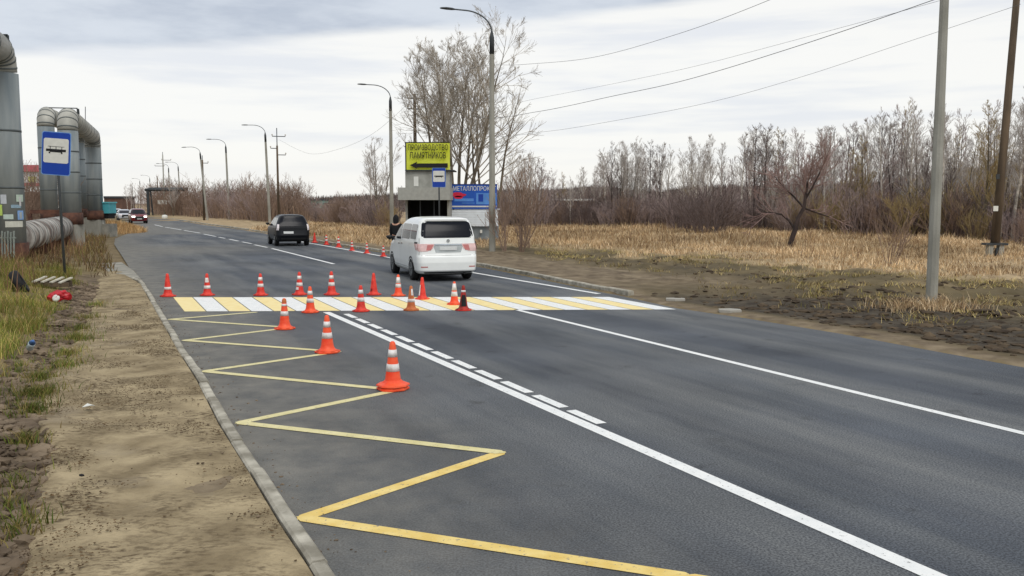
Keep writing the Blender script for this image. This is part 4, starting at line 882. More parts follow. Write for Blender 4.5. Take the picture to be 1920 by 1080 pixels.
# ------------------------------------------------------------------ person behind the van
def make_person(p, H, face):
    r = thing('person', 'person in a black hooded jacket standing behind the front of the white van', 'person', p, face); s = H / 1.8
    jac = mat('black_jacket', srgb(20, 20, 23), .9, .2, 6); skin = mat('skin', srgb(196, 150, 126), .6, .05); trou = mat('dark_trousers', srgb(26, 27, 31), .9); hair = mat('dark_hair', srgb(30, 24, 20), .8); shoe = mat('shoes', srgb(18, 17, 17), .6)
    V = [(0, 0, .95), (0, 0, 1.12), (0, .01, 1.32), (0, .01, 1.46), (0, .0, 1.54), (-.19, .0, 1.44), (-.25, .0, 1.17), (-.25, -.07, .93), (.19, 0, 1.44), (.25, 0, 1.17), (.25, -.07, .93), (-.1, 0, .9), (-.11, -.015, .5), (-.11, .02, .09), (-.11, -.12, .05), (.1, 0, .9), (.11, -.02, .5), (.12, .02, .09), (.12, -.12, .05), (0, -.01, 1.66), (0, -.01, 1.76)]
    E = [(0, 1), (1, 2), (2, 3), (3, 4), (3, 5), (5, 6), (6, 7), (3, 8), (8, 9), (9, 10), (0, 11), (11, 12), (12, 13), (13, 14), (0, 15), (15, 16), (16, 17), (17, 18), (4, 19), (19, 20)]
    Rd = [(.17, .13), (.165, .125), (.19, .135), (.12, .09), (.06, .06), (.085, .085), (.062, .062), (.045, .045), (.085, .085), (.062, .062), (.045, .045), (.105, .11), (.075, .08), (.05, .055), (.045, .035), (.105, .11), (.075, .08), (.05, .055), (.045, .035), (.085, .1), (.065, .075)]
    def skinned(n, V, E, Rd, mats, rootv=0, par=None):
        me = bpy.data.meshes.new(n); me.from_pydata([tuple(c_ * s for c_ in v) for v in V], E, []); ob = bpy.data.objects.new(n, me); COL.objects.link(ob); ob.parent = par or r
        md = ob.modifiers.new('skin', 'SKIN'); md.use_smooth_shade = True
        for i, q in enumerate(me.skin_vertices[0].data): q.radius = (Rd[i][0] * s, Rd[i][1] * s); q.use_root = i == rootv
        sb = ob.modifiers.new('sub', 'SUBSURF'); sb.levels = 2; sb.render_levels = 2; me.materials.append(mats); return ob
    skinned('body', V, E, Rd, skin)
    grow = lambda idx, k: [(Rd[i][0] * k, Rd[i][1] * k) for i in idx]
    def sub(n, idx, k, m):
        mp_ = {i: j for j, i in enumerate(idx)}; skinned(n, [V[i] for i in idx], [(mp_[a_], mp_[b_]) for a_, b_ in E if a_ in mp_ and b_ in mp_], grow(idx, k), m)
    sub('jacket', [0, 1, 2, 3, 5, 6, 7, 8, 9, 10], 1.2, jac); sub('trousers', [0, 11, 12, 13, 15, 16, 17], 1.15, trou); sub('shoe', [13, 14], 1.2, shoe); sub('shoe', [17, 18], 1.2, shoe)
    mb = MB(); prof = [(.11, 1.50), (.125, 1.58), (.13, 1.68), (.115, 1.78), (.07, 1.85), (.015, 1.89)]; vs = []; n = 16   # hood open at the face
    for rr_, z in prof:
        for i in range(n + 1): t_ = DN + .75 + (2 * math.pi - 1.5) * i / n; vs.append((rr_ * math.cos(t_) * s, (rr_ * 1.08 * math.sin(t_) + .015) * s, z * s))
    mb.add(vs, [(j * (n + 1) + i, j * (n + 1) + i + 1, (j + 1) * (n + 1) + i + 1, (j + 1) * (n + 1) + i) for j in range(len(prof) - 1) for i in range(n)]); mb.build('hood', jac, r, True)
    for sg in (-1, 1):
        mb = MB(); mb.rock((sg * .033 * s, -.098 * s, 1.70 * s), .012 * s, 1, 1); mb.build('eye', hair, r)
        for k_ in range(5):
            b0 = Vector((sg * .25, -.075 + (k_ - 2) * .0, .93)); off = (k_ - 2) * .018 if k_ < 4 else -.03
            b0 = Vector((sg * .25, -.075 + off, .90)); ln = (.07, .08, .085, .075, .05)[k_]
            skinned('finger', [b0, b0 + Vector((-sg * .006, -.008, -ln * .5)), b0 + Vector((-sg * .02, -.006, -ln))], [(0, 1), (1, 2)], [(.011, .011), (.0095, .0095), (.008, .008)], skin)
        skinned('palm', [(sg * .25, -.07, .95), (sg * .25, -.078, .88)], [(0, 1)], [(.03, .035), (.024, .042)], skin)
    mb = MB(); mb.rock((0, -.112 * s, 1.665 * s), .017 * s, 1.4, 2); mb.build('nose', skin, r, True); mb = MB(); mb.box((0, -.1 * s, 1.625 * s), (.05 * s, .012, .01)); mb.build('mouth', mat('lips', srgb(150, 90, 84), .6), r)
    return r
pp = GA(743.5, 39); make_person(pp, (A(743.5, 402, 39).z - pp.z) / 1.05, R(165))

# ------------------------------------------------------------------ small things on the left verge
pal = mat('pale_slat', srgb(176, 170, 152), .9, scale=5, col2=srgb(206, 202, 188)); p = G(104, 538)
r = thing('pallet', 'broken pallet with four pale slats at the foot of the tram stop sign', 'pallet', p, R(10))
for i in range(4): mb = MB(); mb.box((-.36 + i * .2, 0, .20 - i * .012), (.085, .42, .03), M=Matrix.Rotation(R(-28), 4, 'Z') @ Matrix.Rotation(R(14), 4, 'X')); mb.build('slat', pal, r)
for y in (-.13, .13): mb = MB(); mb.box((-.05, y, .07), (.8, .07, .16 if y > 0 else .1)); mb.build('runner', wood, r)
p = G(113, 567); r = thing('plastic_wrapper', 'crumpled red plastic wrapper with a white middle beside the pallet', 'litter', p)
redp = mat('red_plastic', srgb(176, 26, 36), .35, .3, 9); mb = MB(); bmx = bmesh.new(); bmesh.ops.create_icosphere(bmx, subdivisions=3, radius=.2)
q = random.Random(4); mb.add([(v.co.x * 1.15 * (1 + .25 * math.sin(9 * v.co.y / .2 + 5 * v.co.z / .2)), v.co.y * (1 + .3 * math.sin(7 * v.co.x / .2)), max(-.02, v.co.z * .75 + .12 + q.uniform(-.02, .02))) for v in bmx.verts], [tuple(v.index for v in f.verts) for f in bmx.faces]); bmx.free(); mb.build('wrapper', redp, r)
mb = MB(); mb.lathe([(.075, 0), (.085, .02), (.06, .05), (.03, .045)], 12, (.02, -.2, .11), Matrix.Rotation(R(70), 4, 'X')); mb.build('white_middle', signw, r, True)
p = G(37, 548); r = thing('old_tyre', 'old dark tyre leaning half hidden in the dry weeds', 'tyre', p, R(25)); mb = MB(); M = Matrix.Rotation(R(62), 4, 'Y'); mb.lathe([(.17, -.09), (.27, -.1), (.31, -.05), (.31, .05), (.27, .1), (.17, .09), (.15, 0)], 24, (0, 0, .22), M); mb.build('tyre_body', blk, r, True)
p = G(56, 662); o = thing('plastic_bottle', 'crushed pale blue-white plastic bottle in the green grass', 'litter', p, R(40)); mb = MB(); M = Matrix.Rotation(R(60), 4, 'X'); bm_ = mat('bottle_plastic', srgb(198, 214, 222), .25, .15, 12); mb.lathe([(.045, 0), (.05, .02), (.045, .12), (.05, .15), (.045, .2)], 12, (0, 0, .07), M); mb.build('bottle_body', bm_, o, True); mb = MB(); mb.lathe([(.045, .2), (.02, .25), (.018, .27)], 12, (0, 0, .07), M); mb.build('neck', mat('bottle_blue', srgb(70, 110, 170), .4), o, True)
p = P(165, 764, .10); mb = MB(); mb.add([(-.05, -.03, .01), (.05, -.02, .03), (.06, .04, .012), (-.03, .05, .035)], [(0, 1, 2, 3)]); mb.add([(-.05, -.03, .006), (.05, -.02, .026), (.06, .04, .008), (-.03, .05, .03)], [(3, 2, 1, 0)]); o = mb.build('paper_scrap', signw); o.location = p; tag(o, 'small white scrap of paper on the dirt path', 'litter')
p = P(153, 891, .105); mb = MB(); mb.rock((0, 0, 0), .022, .9, 8); o = mb.build('stone', blk); o.location = p; tag(o, 'single small dark stone on the bare dirt path', 'stone')
slab_m = mat('pale_slab', srgb(160, 156, 146), .9, .12, 4)
for (u, v, w_, d_, lab) in ((1266, 563, .46, .42, 'flat pale concrete fragment in the verge just beyond the crossing'), (1368, 584, .48, .42, 'flat pale concrete fragment in the verge nearer the lamp pole')):
    p = G(u, v); mb = MB(); mb.prism([(-w_ * .5, -d_ * .3), (-w_ * .1, -d_ * .5), (w_ * .45, -d_ * .35), (w_ * .5, d_ * .2), (w_ * .1, d_ * .5), (-w_ * .42, d_ * .35)], -.03, .025); o = mb.build('concrete_fragment', slab_m); o.location = p + Vector((0, 0, .02)); tag(o, lab, 'rubble', 'pale concrete fragments in the right verge')
p = G(316 - 4, 417); 
p = GA(309, 135); r = thing('concrete_block', 'pale rounded concrete block beside the road at the foot of the crossarm pole', 'block', p); mb = MB(); mb.lathe([(.42, -.1), (.42, .4), (.34, .6), (.1, .66)], 12); mb.build('block', signw, r, True)
YS = 160; r = thing('roadside_sign', 'small white rectangular board on the crossarm pole in the distance', 'sign', (A(304, 379, 168).x, 168, A(304, 379, 168).z)); o = r.location.copy(); YS = 168; kb('board', 296, 313, 375, 383, -.1, -.02, signw); kb('backing', 300, 309, 377, 381, -.02, .3, dsteel)
# ------------------------------------------------------------------ bare trees
bark_pale = mat('pale_bark', srgb(158, 150, 138), .95, scale=4, col2=srgb(214, 206, 194), thr=(.4, .6)); bark_grey = mat('grey_bark', srgb(84, 76, 64), .95, scale=4, col2=srgb(122, 112, 96)); bark_dark = mat('dark_bark', srgb(46, 38, 36), .95, scale=4, col2=srgb(70, 58, 54))
tw_grey = mat('grey_twigs', srgb(154, 147, 140), .95, scale=.6, col2=srgb(190, 182, 174)); tw_purp = mat('purplish_twigs', srgb(140, 124, 120), .95, scale=.6, col2=srgb(172, 154, 148)); tw_olive = mat('olive_twigs', srgb(136, 120, 82), .95, scale=.6, col2=srgb(172, 150, 104)); tw_brown = mat('brown_twigs', srgb(124, 104, 90), .95, scale=.6, col2=srgb(158, 134, 116)); tw_dark = mat('dark_brown_twigs', srgb(92, 80, 77), .95, scale=.6, col2=srgb(122, 107, 102)); tw_hero = mat('hero_twigs', srgb(142, 134, 124), .95, scale=.6, col2=srgb(180, 170, 154))
def rdir(d, ang, q):
    ax = Vector((q.gauss(0, 1), q.gauss(0, 1), q.gauss(0, 1))); ax = (ax - d * ax.dot(d)).normalized(); return (d * math.cos(ang) + ax * math.sin(ang)).normalized()
def limb(mb, p, d, L, r0, r1, q, n=4, wob=.12, up=.05, sides=5):
    pts = [p.copy()]; dd = d.copy()
    for i in range(n): dd = (rdir(dd, q.uniform(0, wob), q) + Vector((0, 0, up))).normalized(); pts.append(pts[-1] + dd * L / n)
    mb.tube(pts, [r0 + (r1 - r0) * i / n for i in range(n + 1)], sides, cap=False); return pts, dd
def branch(mb, p, d, L, r, lev, q, o_):
    pts, dd = limb(mb, p, d, L, r, max(o_['rmin'], r * .45), q, 3, o_['wob'], o_['up'], 4 if lev > 1 else 3)
    if lev <= 0: return
    for i in range(o_['kids'][lev - 1]):
        f = q.uniform(.25, 1.0); k = min(2, int(f * 3)); b = pts[k].lerp(pts[k + 1], f * 3 - k) if k < 3 else pts[-1]
        nd = rdir((pts[k + 1] - pts[k]).normalized(), q.uniform(*o_['ang']), q)
        branch(mb, b, nd, L * q.uniform(.38, .62) * (1.15 - .4 * f), max(o_['rmin'], r * .5), lev - 1, q, o_)
def tree(name, seed, H, r0, trunk_m, twig_m, stems=1, clear=.3, nb=26, blen=.3, ang=(.5, .9), kids=(4, 5), rmin=.010, up=.10, spread=.18, lean=None, wob=.10, taper=.9):
    q = random.Random(seed); tb, cb = MB(), MB(); o_ = dict(kids=kids, ang=(.3, .75), rmin=rmin, wob=.13, up=up)
    for s_ in range(stems):
        t_ = 2 * math.pi * s_ / stems + q.uniform(-.4, .4); sd = spread * q.uniform(.6, 1.3) if stems > 1 else .04
        d = (lean or Vector((math.sin(sd) * math.cos(t_), math.sin(sd) * math.sin(t_), 1))).normalized(); hh = H * (q.uniform(.78, 1) if stems > 1 else 1)
        pts, dd = limb(tb, Vector((0, 0, -.15)) + (Vector((math.cos(t_), math.sin(t_), 0)) * r0 * .8 if stems > 1 else Vector((0, 0, 0))), d, hh, r0 * (1 if stems == 1 else .7), rmin * 1.2, q, 9, wob * .5, .03, 7)
        for i in range(nb):
            f = clear + (1 - clear) * ((i + q.random()) / nb); k = min(8, int(f * 9)); b = pts[k].lerp(pts[k + 1], f * 9 - k)
            ax = (pts[k + 1] - pts[k]).normalized(); nd = rdir(ax, q.uniform(*ang), q); nd.z = max(nd.z, -.05) + up; nd.normalize()
            L = H * blen * (1.25 - taper * (f - clear) / (1 - clear)) * q.uniform(.6, 1.2); branch(cb, b, nd, L, max(rmin, r0 * .34 * (1.1 - f)), len(kids), q, o_)
    r = thing(name, 'tmp', 'tree'); tb.build('trunk', trunk_m, r, True); cb.build('crown', twig_m, r, False); return r
BG = 'bare trees beyond the straw field'
protos = [tree('bare_tree', 11, 9, .11, bark_pale, tw_grey, 1, .35, 26, .20, kids=(4, 6), rmin=.0065), tree('bare_tree', 12, 9, .10, bark_pale, tw_grey, 1, .45, 24, .17, kids=(4, 6), rmin=.0065, ang=(.35, .7)),
          tree('bare_tree', 13, 9, .13, bark_grey, tw_purp, 2, .25, 22, .22, kids=(4, 5), rmin=.007), tree('bare_tree', 14, 9, .12, bark_grey, tw_grey, 3, .25, 16, .22, kids=(4, 6), rmin=.007, spread=.14),
          tree('bare_tree', 15, 8, .11, bark_grey, tw_olive, 1, .22, 30, .20, kids=(4, 5), rmin=.007, ang=(.4, .8)), tree('bare_tree', 16, 9, .09, bark_dark, tw_dark, 1, .3, 26, .2, kids=(4, 6), rmin=.007),
          tree('bare_tree', 17, 8, .12, bark_dark, tw_purp, 2, .2, 22, .25, kids=(4, 4), rmin=.007, ang=(.5, 1.0))]
PH = [9, 9, 9, 9, 8, 9, 8]
PL = ['slender bare tree with a pale trunk and fine grey twigs beyond the straw field', 'tall thin bare tree with a long clear pale trunk beyond the straw field', 'forked bare tree with purplish twigs beyond the straw field', 'bare tree of several grey stems rising from one foot beyond the straw field', 'bare tree with an olive-brown twiggy crown beyond the straw field', 'dark thin-trunked bare tree with dark twigs beyond the straw field', 'broad dark-stemmed bare tree with a purplish crown beyond the straw field']
EDGE = [(900, 84), (940, 84), (1000, 84), (1200, 78), (1330, 74), (1440, 68), (1500, 60), (1650, 56), (1800, 52), (1920, 47), (2300, 40)]
TOPV = [(900, 300), (940, 298), (975, 290), (1010, 288), (1035, 318), (1060, 325), (1085, 312), (1110, 318), (1135, 272), (1180, 258), (1205, 262), (1235, 272), (1262, 285), (1295, 262), (1330, 256), (1365, 278), (1400, 240), (1440, 236), (1475, 250), (1520, 244), (1560, 240), (1600, 232), (1650, 212), (1700, 196), (1760, 196), (1800, 205), (1850, 200), (1880, 182), (1920, 176), (2200, 150)]
used = [False] * len(protos)
def put(i, u, Y, vtop, label=None, group=BG):
    p = GA(u, Y); p.z = gz(p.x, p.y); H = A(u, vtop, Y).z - p.z; s = H / PH[i]; sx_ = s * rng.uniform(.85, 1.15)
    if not used[i]: o = protos[i]; used[i] = True; o.location = p; o.rotation_euler = (0, 0, rng.uniform(0, 6.28)); o.scale = (sx_, sx_, s)
    else: o = dup(protos[i], p, rng.uniform(0, 6.28), (sx_, sx_, s))
    o['label'] = label or PL[i]; o['group'] = group; return o
u = 925.
while u < 1990:
    dens = 9.5 if u < 1400 else 8.0
    u += rng.uniform(.4, 1.6) * dens; Ye = interp(u, EDGE); back = rng.random() ** 1.3 * 26
    f = rng.random(); top = interp(u, TOPV); top = top + (385 - top) * (0.05 * rng.random() if f < .38 else rng.uniform(.1, .6))
    i = rng.choices(range(7), [5, 5, 3, 3, 3 if 1540 < u < 1900 else 1, 3, 3 if u > 1350 else 1.5])[0]
    put(i, u, Ye + 1 + back, top)
for (u, Y, v, i) in ((1176, 83, 260, 3), (1158, 84, 268, 3), (1192, 85, 264, 0), (1298, 80, 258, 1), (1330, 80, 254, 1), (1238, 82, 270, 1), (1412, 70, 238, 5), (1432, 69, 240, 5), (1600, 60, 290, 4), (1612, 61, 262, 4), (1590, 62, 285, 4), (1862, 50, 250, 4), (985, 86, 288, 0), (1005, 87, 290, 2)): put(i, u, Y, v)
# small trees around the kiosk and left of the billboard
put(3, 712, 95, 250, 'faint bare tree spreading just left of the second street lamp', 'bare trees behind the kiosk'); put(0, 700, 100, 292, 'small thin bare tree between the black car and the second street lamp', 'bare trees behind the kiosk')
put(5, 750, 57, 352, 'thin dark bare sapling between the street lamp and the kiosk', 'bare trees behind the kiosk')
# the big many-stemmed tree behind the kiosk
hero = tree('large_bare_tree', 30, 12.3, .20, bark_grey, tw_hero, 6, .36, 20, .25, (.4, .95), kids=(4, 6, 4), rmin=.0055, up=.06, spread=.26, wob=.24, taper=.7)
hp = GA(850, 58); hero.location = hp; hs = (A(830, 34, 58).z - hp.z) / 12.3; hero.scale = (hs * .98,) * 2 + (hs * .985,); hero['label'] = 'large many-stemmed bare tree towering behind the kiosk and billboard'; hero.rotation_euler = (0, 0, .6)
h2 = tree('large_bare_tree', 37, 9, .14, bark_grey, tw_hero, 3, .35, 11, .3, (.6, 1.15), kids=(3, 5), rmin=.008, up=.02, spread=.3, wob=.25)
hp = GA(915, 60); h2.location = hp; h2['label'] = 'low spreading bare tree with drooping pale twigs right behind the street lamp'; hs = (A(940, 120, 60).z - hp.z) / 9; h2.scale = (hs,) * 3
# the crooked dark tree in the field
r = thing('crooked_tree', 'crooked dark tree leaning in the straw field with a forked trunk', 'tree', G(1479, 468)); o_ = r.location.copy(); Y = o_.y
tb, cb = MB(), MB(); q = random.Random(5); W = lambda u, v, dy=0: A(u, v, Y + dy) - o_
trk = [W(1478, 470), W(1484, 450), W(1491, 430), W(1496, 410), W(1508, 388), W(1511, 362), W(1516, 335), W(1526, 300)]; tb.tube(trk, [.14, .125, .13, .10, .085, .065, .045, .02], 8, False)
lft = [W(1490, 430), W(1480, 414, .2), W(1466, 402, .3), W(1446, 399, .4), W(1430, 397, .5)]; tb.tube(lft, [.07, .06, .05, .035, .02], 7, False)
rgt = [W(1511, 372), W(1524, 350, -.3), W(1538, 322, -.4), W(1552, 290, -.5)]; tb.tube(rgt, [.055, .045, .03, .015], 6, False); rg2 = [W(1508, 390), W(1540, 402, .3), W(1560, 408, .6)]; tb.tube(rg2, [.06, .04, .02], 6, False); lf2 = [W(1506, 388), W(1488, 368, .3), W(1470, 352, .5), W(1452, 330, .7)]; tb.tube(lf2, [.06, .045, .035, .015], 6, False)
tb.build('trunk', bark_dark, r, True); oc = dict(kids=(4, 4), ang=(.4, .9), rmin=.0065, wob=.2, up=.06)
for path_, n_ in ((trk[4:], 26), (rgt, 20), (lf2, 18), (lft, 9), (rg2, 7)):
    for i in range(n_):
        f = q.uniform(.15, 1) * (len(path_) - 1); k = min(len(path_) - 2, int(f)); b = path_[k].lerp(path_[k + 1], f - k); d = rdir((path_[k + 1] - path_[k]).normalized(), q.uniform(.4, 1.1), q); branch(cb, b, d, q.uniform(.7, 1.5), .025, 2, q, oc)
cb.build('crown', mat('reddish_twigs', srgb(124, 102, 98), .95, scale=.6, col2=srgb(156, 132, 124)), r)

# ------------------------------------------------------------------ shrubs
def shrub(name, seed, H, wd, m, n=34, rmin=.007):
    q = random.Random(seed); mb = MB(); o_ = dict(kids=(3, 4), ang=(.25, .7), rmin=rmin, wob=.2, up=.1)
    for i in range(n):
        t_ = q.uniform(0, 6.28); a_ = abs(q.gauss(0, .38)); d = Vector((math.sin(a_) * math.cos(t_), math.sin(a_) * math.sin(t_), math.cos(a_))); b = Vector((math.cos(t_), math.sin(t_), 0)) * wd * .3 * q.random(); branch(mb, b - Vector((0, 0, .1)), d, H * q.uniform(.6, 1.0), rmin * 2, 2, q, o_)
    o = mb.build(name, m); return tag(o, 'tmp', 'shrub')
sh = [shrub('shrub', 50, 2.6, 2, tw_dark), shrub('shrub', 51, 2.6, 2.4, tw_purp), shrub('shrub', 52, 2.6, 2, tw_brown), shrub('shrub', 53, 2.6, 2, tw_olive, 26), shrub('shrub', 54, 2.8, 1.2, tw_brown, 11, .012)]
SL = ['dark leafless shrub in the thicket along the back of the straw field', 'purplish leafless shrub in the thicket along the back of the straw field', 'brown leafless shrub in the thicket along the back of the straw field', 'olive leafless shrub in the thicket along the back of the straw field']
su = [False] * 5
def puts(i, p, H, label=None, group='leafless shrubs in the thicket', wk=1.):
    if not su[i]: o = sh[i]; su[i] = True
    else: o = sh[i].copy(); COL.objects.link(o)
    o.location = p; s = H / 2.5; o.scale = (s * wk, s * wk, s); o.rotation_euler = (0, 0, rng.uniform(0, 6.28)); o['label'] = label or SL[i]; o['group'] = group; return o
u = 935.
while u < 1985:
    u += rng.uniform(5, 14); Y = interp(u, EDGE) + rng.uniform(-.5, 7); i = rng.choices(range(4), [5, 4, 2.5, 1 if u > 1500 else .3])[0]; puts(i, GA(u, Y), rng.uniform(1.4, 2.8), wk=1.25)
for u, v, H in ((1290, 436, 2.7), (1310, 437, 2.9), (1330, 440, 2.6), (1350, 440, 2.4), (1272, 434, 2.4)): puts(0, G(u, v), H, 'dense dark rounded shrub in front of the pale tree trunks', 'dense dark shrub clump in the field', 1.4)
for u, v, H, i, lab in ((975, 468, 3.0, 4, 'tall sparse brown shrub right beside the street lamp by the billboard'), (948, 470, 2.2, 4, 'sparse leafless shrub at the foot of the street lamp by the billboard'), (992, 467, 2.4, 4, 'small sparse shrub at the left end of the straw field'), (1668, 500, 1.5, 4, 'small wispy shrub standing alone in the straw field left of the near lamp pole')): puts(i, G(u, v), H, lab, None, .8)
# scrub along the far left part of the road
u = 285.
while u < 735:
    u += rng.uniform(2.5, 7.5); Y = interp(u, [(285, 175), (330, 150), (430, 118), (500, 102), (560, 95), (650, 84), (735, 72)]) * rng.uniform(1.04, 1.35)
    i = rng.choices(range(4), [2, 2, 4, .6])[0]; top = rng.uniform(346, 376) if u < 560 else rng.uniform(374, 402)
    p = GA(u, Y); H = max(1.2, A(u, top, Y).z - p.z); puts(i, p, H, ['dark leafless shrub in the scrub behind the far street lamps', 'purplish leafless shrub in the scrub behind the far street lamps', 'brown leafless shrub in the scrub behind the far street lamps', 'olive leafless shrub in the scrub behind the far street lamps'][i], 'leafless shrubs in the far roadside scrub', 1.2)
for u, v in ((240, 352), (246, 346), (256, 350), (262, 355), (400, 348), (412, 341), (436, 352), (456, 350), (470, 356), (325, 340), (450, 346)): put(rng.choice([0, 3, 6]), u, rng.uniform(180, 240) if u < 300 else rng.uniform(140, 165), v - 4, 'small bare tree in the scrub behind the far street lamps', 'bare trees in the far roadside scrub')
# leafless bushes behind the pipes and the left verge
for u, Y, H in ((60, 60, 3.4), (75, 62, 3.6), (52, 58, 3.0), (108, 64, 3.2)): puts(2, GA(u, Y), H, 'brown leafless shrub glimpsed between the pipe risers', 'shrubs behind the pipes')
# ------------------------------------------------------------------ hills and the wood on them
RID = [(300, 372), (500, 372), (560, 371), (640, 366), (730, 362), (860, 358), (940, 354), (1040, 353), (1110, 346), (1170, 350), (1230, 356), (1300, 348), (1380, 346), (1450, 344), (1530, 343), (1600, 341), (1650, 339), (1700, 325), (1760, 318), (1850, 312), (1920, 309), (2150, 300), (2500, 310)]
us = np.arange(300, 2500, 8.); rows = []; YH = lambda u: 230 if u < 900 else interp(u, [(900, 230), (1100, 190), (1700, 140), (2500, 110)])
mb = MB(); n = len(us)
for fz, dy in ((0, 0), (.3, 10), (.62, 22), (.85, 34), (1, 48), (.9, 70), (0, 140)):
    for u in us:
        Y = YH(u); p = A(u, interp(u, RID), Y + 48); x = A(u, 381, Y).x; k = (1 - fz) ; mb.v.append((x + (p.x - x) * dy / 48, Y + dy, max(-.5, (p.z - .6) * fz + rng.uniform(-.3, .3) - (.3 if fz == 0 else 0))))
mb.f = [(j * n + i, j * n + i + 1, (j + 1) * n + i + 1, (j + 1) * n + i) for j in range(6) for i in range(n - 1)]; mb.mi = [0] * len(mb.f)
hill = mb.build('hill', mat('wooded_hillside', srgb(80, 72, 68), .98, scale=.35, col2=srgb(104, 92, 86), bump=.8, bscale=1.2, spec=.05), None, True); struct(hill)
def blades(name, base, hgt, wid, lean, cols, label, cat, three=False):
    """n thin upright triangles in one mesh, coloured per blade"""
    n = len(base); a = nrng.uniform(0, 2 * np.pi, n); dx, dy = np.cos(a) * wid / 2, np.sin(a) * wid / 2; la = nrng.uniform(0, 2 * np.pi, n); l = hgt * lean * nrng.uniform(.2, 1.2, n)
    v = np.empty((n, 5, 3)); mid = base + np.stack([np.cos(la) * l * .35, np.sin(la) * l * .35, hgt * .6], -1); tip = base + np.stack([np.cos(la) * l, np.sin(la) * l, hgt], -1); off = np.stack([dx, dy, dx * 0], -1)
    v[:, 0] = base - off; v[:, 1] = base + off; v[:, 2] = mid + off * .7; v[:, 3] = mid - off * .7; v[:, 4] = tip
    me = bpy.data.meshes.new(name); me.vertices.add(n * 5); me.vertices.foreach_set('co', v.reshape(-1))
    q = np.arange(n)[:, None] * 5; loops = np.concatenate([q + np.array([[0, 1, 2, 3]]), q + np.array([[3, 2, 4]])], 1).reshape(-1)
    me.loops.add(n * 7); me.loops.foreach_set('vertex_index', loops); me.polygons.add(n * 2)
    st = (np.arange(n)[:, None] * 7 + np.array([[0, 4]])).reshape(-1); me.polygons.foreach_set('loop_start', st); me.update(calc_edges=True)
    ca = np.array(cols); pick = nrng.random((n, 1)); i0 = nrng.integers(0, len(ca), n); c = ca[i0] * (.8 + .4 * pick) * (1 + .7 * vnoise(base[:, 0], base[:, 1], 3.3, 77) + .35 * vnoise(base[:, 0], base[:, 1], 1.1, 78))[:, None]; c4 = np.concatenate([c, np.ones((n, 1))], 1)
    at = me.attributes.new('tint', 'FLOAT_COLOR', 'POINT'); at.data.foreach_set('color', np.repeat(c4, 5, 0).reshape(-1))
    m = MATS.get('blade')
    if m is None:
        m = bpy.data.materials.new('blade'); m.use_nodes = True; MATS['blade'] = m; t = m.node_tree; b = t.nodes['Principled BSDF']; an = t.nodes.new('ShaderNodeAttribute'); an.attribute_name = 'tint'; t.links.new(an.outputs['Color'], b.inputs['Base Color']); b.inputs['Roughness'].default_value = .9; b.inputs['Specular IOR Level'].default_value = .1
    me.materials.append(m); o = bpy.data.objects.new(name, me); COL.objects.link(o); return stuff(o, label, cat)
def onground(X, Y): return np.stack([X, Y, ground_h(X, Y) - .02], -1)
# twiggy fringe of the far wood on the hill
n = 26000; us_ = nrng.uniform(560, 2000, n); Yh = np.array([YH(u) for u in us_]); fz = nrng.random(n) ** .8; X = np.empty(n); Zz = np.empty(n); Yy = Yh + 6 + 42 * fz
rv = np.interp(us_, [q[0] for q in RID], [q[1] for q in RID]); zt_ = CH + (381 - rv) / F * (Yh + 48) * 1.0; Zz = (zt_ - .6) * np.interp(6 + 42 * fz, [0, 10, 22, 34, 48], [0, .3, .62, .85, 1]); X = (us_ - 960) / F * Yy * .996
blades('far_wood', np.stack([X, Yy, Zz - .4], -1), nrng.uniform(.7, 1.7, n), nrng.uniform(.05, .16, n), .15, [srgb(98, 88, 84), srgb(112, 100, 94), srgb(84, 76, 74), srgb(124, 112, 102)], 'far bare wood covering the low brown hills', 'wood')
# thicket of stems at the back of the field
n = 14000; us_ = nrng.uniform(935, 1990, n); Ye = np.interp(us_, [q[0] for q in EDGE], [q[1] for q in EDGE]); Yy = Ye + nrng.uniform(0, 30, n); X = (us_ - 960) / F * Yy * .996
blades('thicket', onground(X, Yy), nrng.uniform(.8, 3.0, n) * nrng.uniform(.5, 1, n), nrng.uniform(.012, .035, n), .25, [srgb(104, 90, 86), srgb(126, 108, 100), srgb(84, 72, 70), srgb(142, 124, 112), srgb(110, 92, 90)], 'tangled thicket of thin bare stems between the tree trunks', 'thicket')
n = 9000; us_ = nrng.uniform(285, 735, n); Yy = np.interp(us_, [285, 330, 430, 500, 560, 650, 735], [175, 150, 118, 102, 97, 88, 78]) * nrng.uniform(1.04, 1.5, n); X = (us_ - 960) / F * Yy * .996
blades('thicket', onground(X, Yy), nrng.uniform(.6, 2.4, n) * np.where(us_ > 560, .6, 1.3), nrng.uniform(.03, .08, n), .25, [srgb(126, 106, 92), srgb(142, 120, 102), srgb(100, 86, 78), srgb(154, 130, 108)], 'brown scrub of bare stems along the far roadside', 'thicket')
